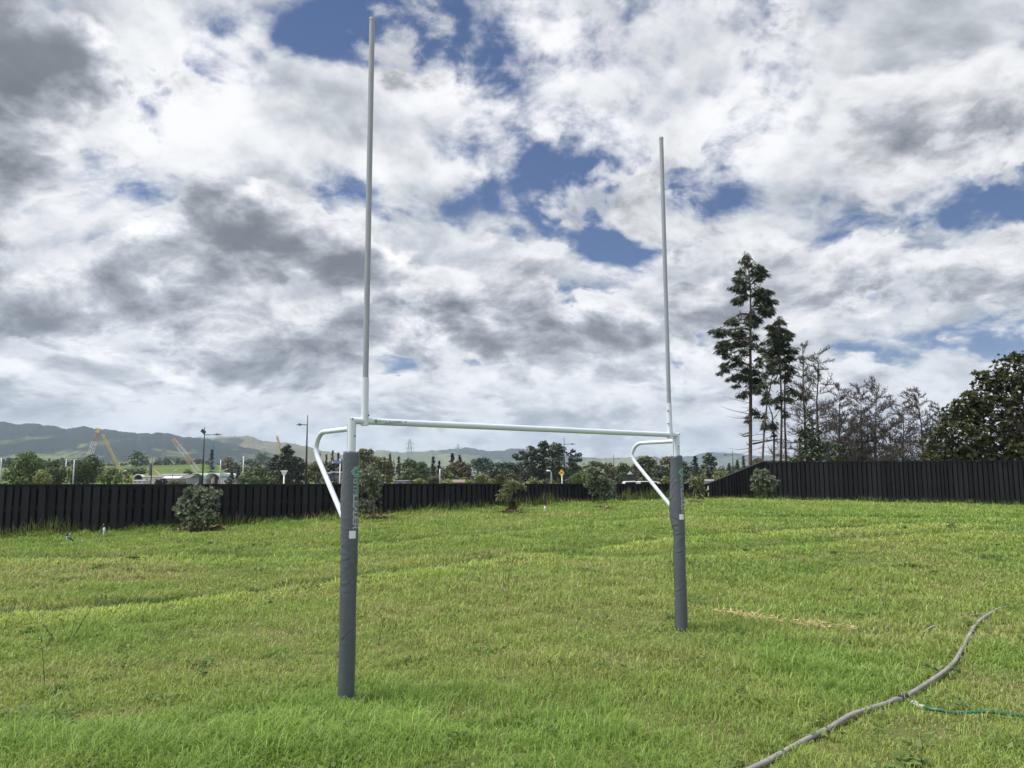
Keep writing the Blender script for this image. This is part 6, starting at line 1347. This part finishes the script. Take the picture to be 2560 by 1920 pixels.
vehicle('utility_vehicle', 'white double cab utility with dark windows parked just beyond the fence', 'car', 1552, 1690, 74,
        [(0, .45), (0, 1.05), (.045, 1.12), (.08, 1.74), (.27, 1.77), (.30, 1.72), (.335, 1.72), (.36, 1.76), (.62, 1.74), (.70, 1.66), (.80, 1.20), (.98, 1.08), (1, .85), (1, .45)],
        [[(.065, 1.16), (.095, 1.66), (.275, 1.68), (.275, 1.16)], [(.37, 1.16), (.365, 1.68), (.53, 1.68), (.535, 1.16)], [(.575, 1.16), (.58, 1.67), (.66, 1.62), (.68, 1.16)], [(.695, 1.18), (.69, 1.60), (.705, 1.55), (.775, 1.2)]], CARW)
vehicle('parked_car', 'low red car with pale roof just over the fence beside the street sign post', 'car', 806, 872, 62,
        [(0, .4), (0, .9), (.08, 1.0), (.20, 1.40), (.32, 1.47), (.66, 1.46), (.80, 1.38), (.88, 1.0), (1, .92), (1, .4)], [[(.20, 1.02), (.27, 1.36), (.48, 1.38), (.48, 1.02)], [(.52, 1.02), (.52, 1.38), (.70, 1.36), (.80, 1.02)]], CARR)
# ------------------------------------------------------------------ hose, pipe, sprinklers, weeds, straw
PIPE = pmat('grey_poly_pipe', (.165, .160, .165), .6, .12, 5, col2=(.27, .255, .25)); HOSE = pmat('green_garden_hose', (.010, .085, .052), .4, .15, 10); CLEARP = pmat('pale_plastic', (.36, .40, .33), .35, .1); REDC = pmat('red_cap', (.30, .06, .07), .5, .1)
def ground_path(pxs, lift, sub=14, wob=.006, seed=1):
    P = np.array([G(*p) for p in pxs]); n = len(P); t = np.arange(n); tt = np.linspace(0, n - 1, (n - 1) * sub + 1); Q = []
    def cr(p0, p1, p2, p3, s): return .5 * ((2 * p1) + (-p0 + p2) * s + (2 * p0 - 5 * p1 + 4 * p2 - p3) * s * s + (-p0 + 3 * p1 - 3 * p2 + p3) * s ** 3)
    for x in tt:
        i = min(int(x), n - 2); s = x - i; Q.append(cr(P[max(i - 1, 0)], P[i], P[i + 1], P[min(i + 2, n - 1)], s))
    Q = np.array(Q); Q[:, 2] = terrain(Q[:, 0], Q[:, 1]) + lift + wob * vnoise(tt * 1.7, tt * 0, seed); return Q
MAINP = ground_path(PIPE_PX, .028, wob=.012)
b = MB(); b.tube(MAINP, .0172, 14); o = b.build('water_pipe', PIPE, smooth=True); tag(o, 'grey plastic water pipe curving across the grass on the right', 'pipe')
P2 = ground_path(THIN_PX, .024, seed=4, wob=.02); b = MB(); b.tube(P2, .009, 10); o = b.build('irrigation_line', PIPE, smooth=True); tag(o, 'thin grey irrigation line half hidden in grass at the far end of the pipe', 'pipe')
cpt = G(2262, 1754); k = int(np.argmin(np.linalg.norm(MAINP - cpt, axis=1))); c = MAINP[k]; tg = unit(MAINP[k + 1] - MAINP[k - 1])[None][0]; sd2 = unit(np.cross(tg, UZ))
root = empty('pipe_clamp', c, 'black saddle clamp round the grey pipe where the green hose starts', 'pipe clamp')
b = MB(); b.cyl(c - tg * .04, c + tg * .04, .030, 16); b.box(c + UZ * .026, (.07, .05, .022), (tg, sd2, UZ)); b.box(c - UZ * .02 + sd2 * .02, (.06, .05, .03), (tg, sd2, UZ)); b.build('clamp', BOLT, root, bevel=.003)
for sg in (-1, 1): b = MB(); q = c + tg * .022 * sg + UZ * .035; b.cyl(q, q + UZ * .016, .006, 6); b.build('bolt', GALV, root)
b = MB(); b.cyl(c + sd2 * .03 - UZ * .004, c + sd2 * .075 - UZ * .008, .013, 10); b.build('outlet', STICK, root, smooth=True); b = MB(); b.cyl(c + sd2 * .075 - UZ * .008, c + sd2 * .115 - UZ * .012, .016, 10); b.build('tap', CLEARP, root, smooth=True)
HP = ground_path(HOSE_PX, .030, seed=6, wob=.014); root = empty('garden_hose', HP[0], 'green garden hose lying on the grass at the right edge', 'hose')
b = MB(); b.tube(HP, .0125, 12); b.build('hose', HOSE, root, smooth=True)
d0 = unit(HP[0] - HP[2]); b = MB(); b.cyl(HP[0] - d0 * .01, HP[0] + d0 * .045, .017, 12); b.build('connector', CLEARP, root, smooth=True); b = MB(); P = fillet([HP[0] + d0 * .04, HP[0] + d0 * .09 + UZ * .012, HP[0] + d0 * .13 - UZ * .012], .03, 5); b.tube(P, .006, 8); b.build('wire_loop', GALV, root, smooth=True)
def sprinkler(label, foot, top, Yoff, red, lean=(0, 0), arm=None, legs=()):
    g = G(*foot); s = g[1] / F; root = empty('lawn_sprinkler', g, label, 'sprinkler', 'small sprinklers by the fence'); T2 = at(top[0], top[1], g[1]); b = MB(); b.tube([g, (g + T2) / 2 + np.array([s * 1.2, 0, 0]), T2], [.012, .016, .02], 8); b.build('riser', CLEARP, root, smooth=True)
    b = MB(); b.cyl(T2, T2 + UZ * .05, .022, 10); b.ell(T2 + UZ * .06, (.025, .025, .02)); b.build('head', BOLT if not red else STICK, root, smooth=True)
    if red: q = at(red[0], red[1], g[1]); b = MB(); b.cyl(T2 + UZ * .05, q - UZ * .03, .010, 8); b.build('stem', BOLT, root); b = MB(); b.cyl(q - UZ * .014, q + UZ * .010, .014, 10); b.ell(q + UZ * .010, (.014, .014, .011)); b.build('cap', REDC, root, smooth=True)
    if arm: A = [at(x, y, g[1]) for x, y in arm]; b = MB(); b.tube(A, np.linspace(.03, .012, len(A)), 8); b.build('arm', BOLT, root, smooth=True)
    for lg in legs: A = [at(x, y, g[1]) for x, y in lg]; A[-1][2] = float(terrain(A[-1][0], A[-1][1])) ; b = MB(); b.tube(A, .011, 7); b.build('leg', CLEARP, root, smooth=True)
sprinkler('white stemmed sprinkler with red cap and black arm near the fence left', (256, 1343), (260, 1328), 0, (259, 1312), arm=[(258, 1341), (250, 1342.5), (236, 1346)], legs=[[(257, 1341), (247, 1351)], [(257, 1341), (264, 1347)]])
sprinkler('small white and black sprinkler, leftmost of the three by the fence', (167, 1354), (168, 1340), 0, None, arm=[(170, 1341), (177, 1347), (184, 1353)], legs=[[(168, 1346), (164, 1352)]])
sprinkler('bent white sprinkler stem beside the low fence left of the hump sign', (1365, 1284), (1362, 1273), 0, (1361.5, 1263), legs=[[(1364, 1283), (1371, 1286)]])
WEED = leafmat('weed_stalks', (.040, .070, .022), (.095, .115, .045), .1)
def weed(label, bx, by, tops, seed):
    r = np.random.default_rng(seed); g = G(bx, by); root_loc = g; A, B, ra, rb = [], [], [], []; fork = None
    for i, (tx, ty, fx, fy) in enumerate(tops):
        t = at(tx, ty, g[1] + r.normal(0, .03)); f = at(fx, fy, g[1]) if fx else g; m = (f + t) / 2 + r.normal(0, .006, 3)
        if fx and fork is None: A.append(g); B.append(f); ra.append(.0042); rb.append(.0036)
        if fx: fork = f
        A += [f, m]; B += [m, t]; ra += [.0034, .0028]; rb += [.0028, .0018]
        for _ in range(7): d = unit(rand_dirs(1, r)[0] + np.array([0, 0, .5])) * r.uniform(.012, .04); A.append(t); B.append(t + d); ra.append(.0018); rb.append(.003)
        for _ in range(3): q = f + (t - f) * r.uniform(.3, .9); A.append(q); B.append(q + unit(rand_dirs(1, r)[0] + np.array([0, 0, .6])) * r.uniform(.02, .05)); ra.append(.002); rb.append(.001)
    V, lp = twigs(A, B, np.array(ra), np.array(rb)); V = V - g; o = fast_mesh('weed_stalk', V, 4, WEED, loops=lp); o.location = Vector(g); tag(o, label, 'weed', 'tall weed stalks in the lawn')
weed('forked weed stalk standing alone, nearest on the left of the lawn', 113, 1722, [(130, 1597, 106, 1622), (66, 1615, 106, 1622), (104, 1600, 106, 1622)], 1)
weed('three stemmed weed behind the nearest forked stalk, left side', 176, 1605, [(154, 1552, None, None), (190, 1541, None, None), (228, 1520, None, None), (212, 1545, None, None)], 2)
weed('leaning twin weed at the left edge of the lawn', 4, 1590, [(38, 1515, None, None), (22, 1530, None, None)], 3)
weed('small leaning weed between the left edge and the three stemmed weed', 140, 1606, [(110, 1565, None, None), (118, 1578, None, None)], 4)
weed('weed with seed tufts standing in the middle of the lawn below the crossbar', 1262, 1480, [(1258, 1408, None, None), (1268, 1395, None, None), (1282, 1402, None, None)], 5)
weed('sparse weed just left of the middle of the lawn', 1268, 1502, [(1240, 1452, None, None), (1292, 1444, None, None), (1272, 1428, None, None)], 6)
weed('twin headed weed on the far lawn below the wind-leaned sapling', 1432, 1398, [(1427, 1362, None, None), (1435, 1358, None, None)], 7)
weed('short weed right of the twin headed one on the far lawn', 1456, 1392, [(1460, 1360, None, None)], 8)
weed('tall weed just left of the right goal pad', 1678, 1455, [(1673, 1406, None, None), (1682, 1412, None, None), (1690, 1425, None, None)], 9)
weed('thin weed right of the right goal pad', 1734, 1455, [(1738, 1398, None, None), (1748, 1420, None, None), (1732, 1410, None, None)], 10)
weed('branching weed on the right lawn above the straw', 1830, 1470, [(1826, 1390, None, None), (1846, 1402, None, None), (1806, 1430, None, None)], 11)
weed('scraggly weed far right on the lawn', 2212, 1535, [(2200, 1462, None, None), (2240, 1478, None, None), (2222, 1450, None, None)], 12)
weed('pale stalk weed right behind the left goal post foot', 944, 1614, [(962, 1552, 958, 1560), (952, 1540, 958, 1560)], 13)
weed('small weed with one dark head right of the left goal post', 990, 1592, [(989, 1564, None, None)], 14)
weed('thin weed at the middle of the near lawn', 1384, 1700, [(1404, 1650, None, None), (1372, 1655, None, None)], 15)
weed('upright weed in the lawn left of the left goal post', 640, 1448, [(640, 1400, None, None)], 16)
# a scraped line of dry yellow cut grass
def straw():
    r = np.random.default_rng(3); Vs = []
    for (x0, y0, x1, y1, n, wd) in STRAW_PX:
        a, e = G(x0, y0), G(x1, y1); t = r.random(n); P = a + (e - a) * t[:, None]; P[:, 0] += r.normal(0, wd * .3, n); P[:, 1] += r.normal(0, wd, n); P[:, 2] = terrain(P[:, 0], P[:, 1]) + .012 + .05 * r.random(n) ** 2
        an = r.random(n) * 6.283; d = unit(np.stack([np.cos(an), np.sin(an), .35 * r.normal(0, 1, n)], 1)); l = .05 + .10 * r.random(n); Vs.append(rhombi(P, d, unit(rand_dirs(n, r) * .6 + np.array([0, 0, 1])), l, .006 + .006 * r.random(n)))
    return fast_mesh('dry_straw', np.vstack(Vs), 4, leafmat('dry_straw_blades', (.34, .30, .13), (.66, .58, .30), .3))
tag(straw(), kind='stuff')
# ------------------------------------------------------------------ hazy air
HAZE_D = .00012
hz_m = bpy.data.materials.new('hazy_air'); hz_m.use_nodes = True; nt = hz_m.node_tree; nt.nodes.clear(); out = nt.nodes.new('ShaderNodeOutputMaterial'); pv = nt.nodes.new('ShaderNodeVolumePrincipled')
pv.inputs['Color'].default_value = (.64, .79, 1.0, 1); pv.inputs['Density'].default_value = HAZE_D; pv.inputs['Anisotropy'].default_value = .2; nt.links.new(pv.outputs[0], out.inputs['Volume'])
b = MB(); b.box((0, 3300, 190), (13200, 7600, 384)); o = b.build('haze', hz_m); tag(o, kind='stuff')
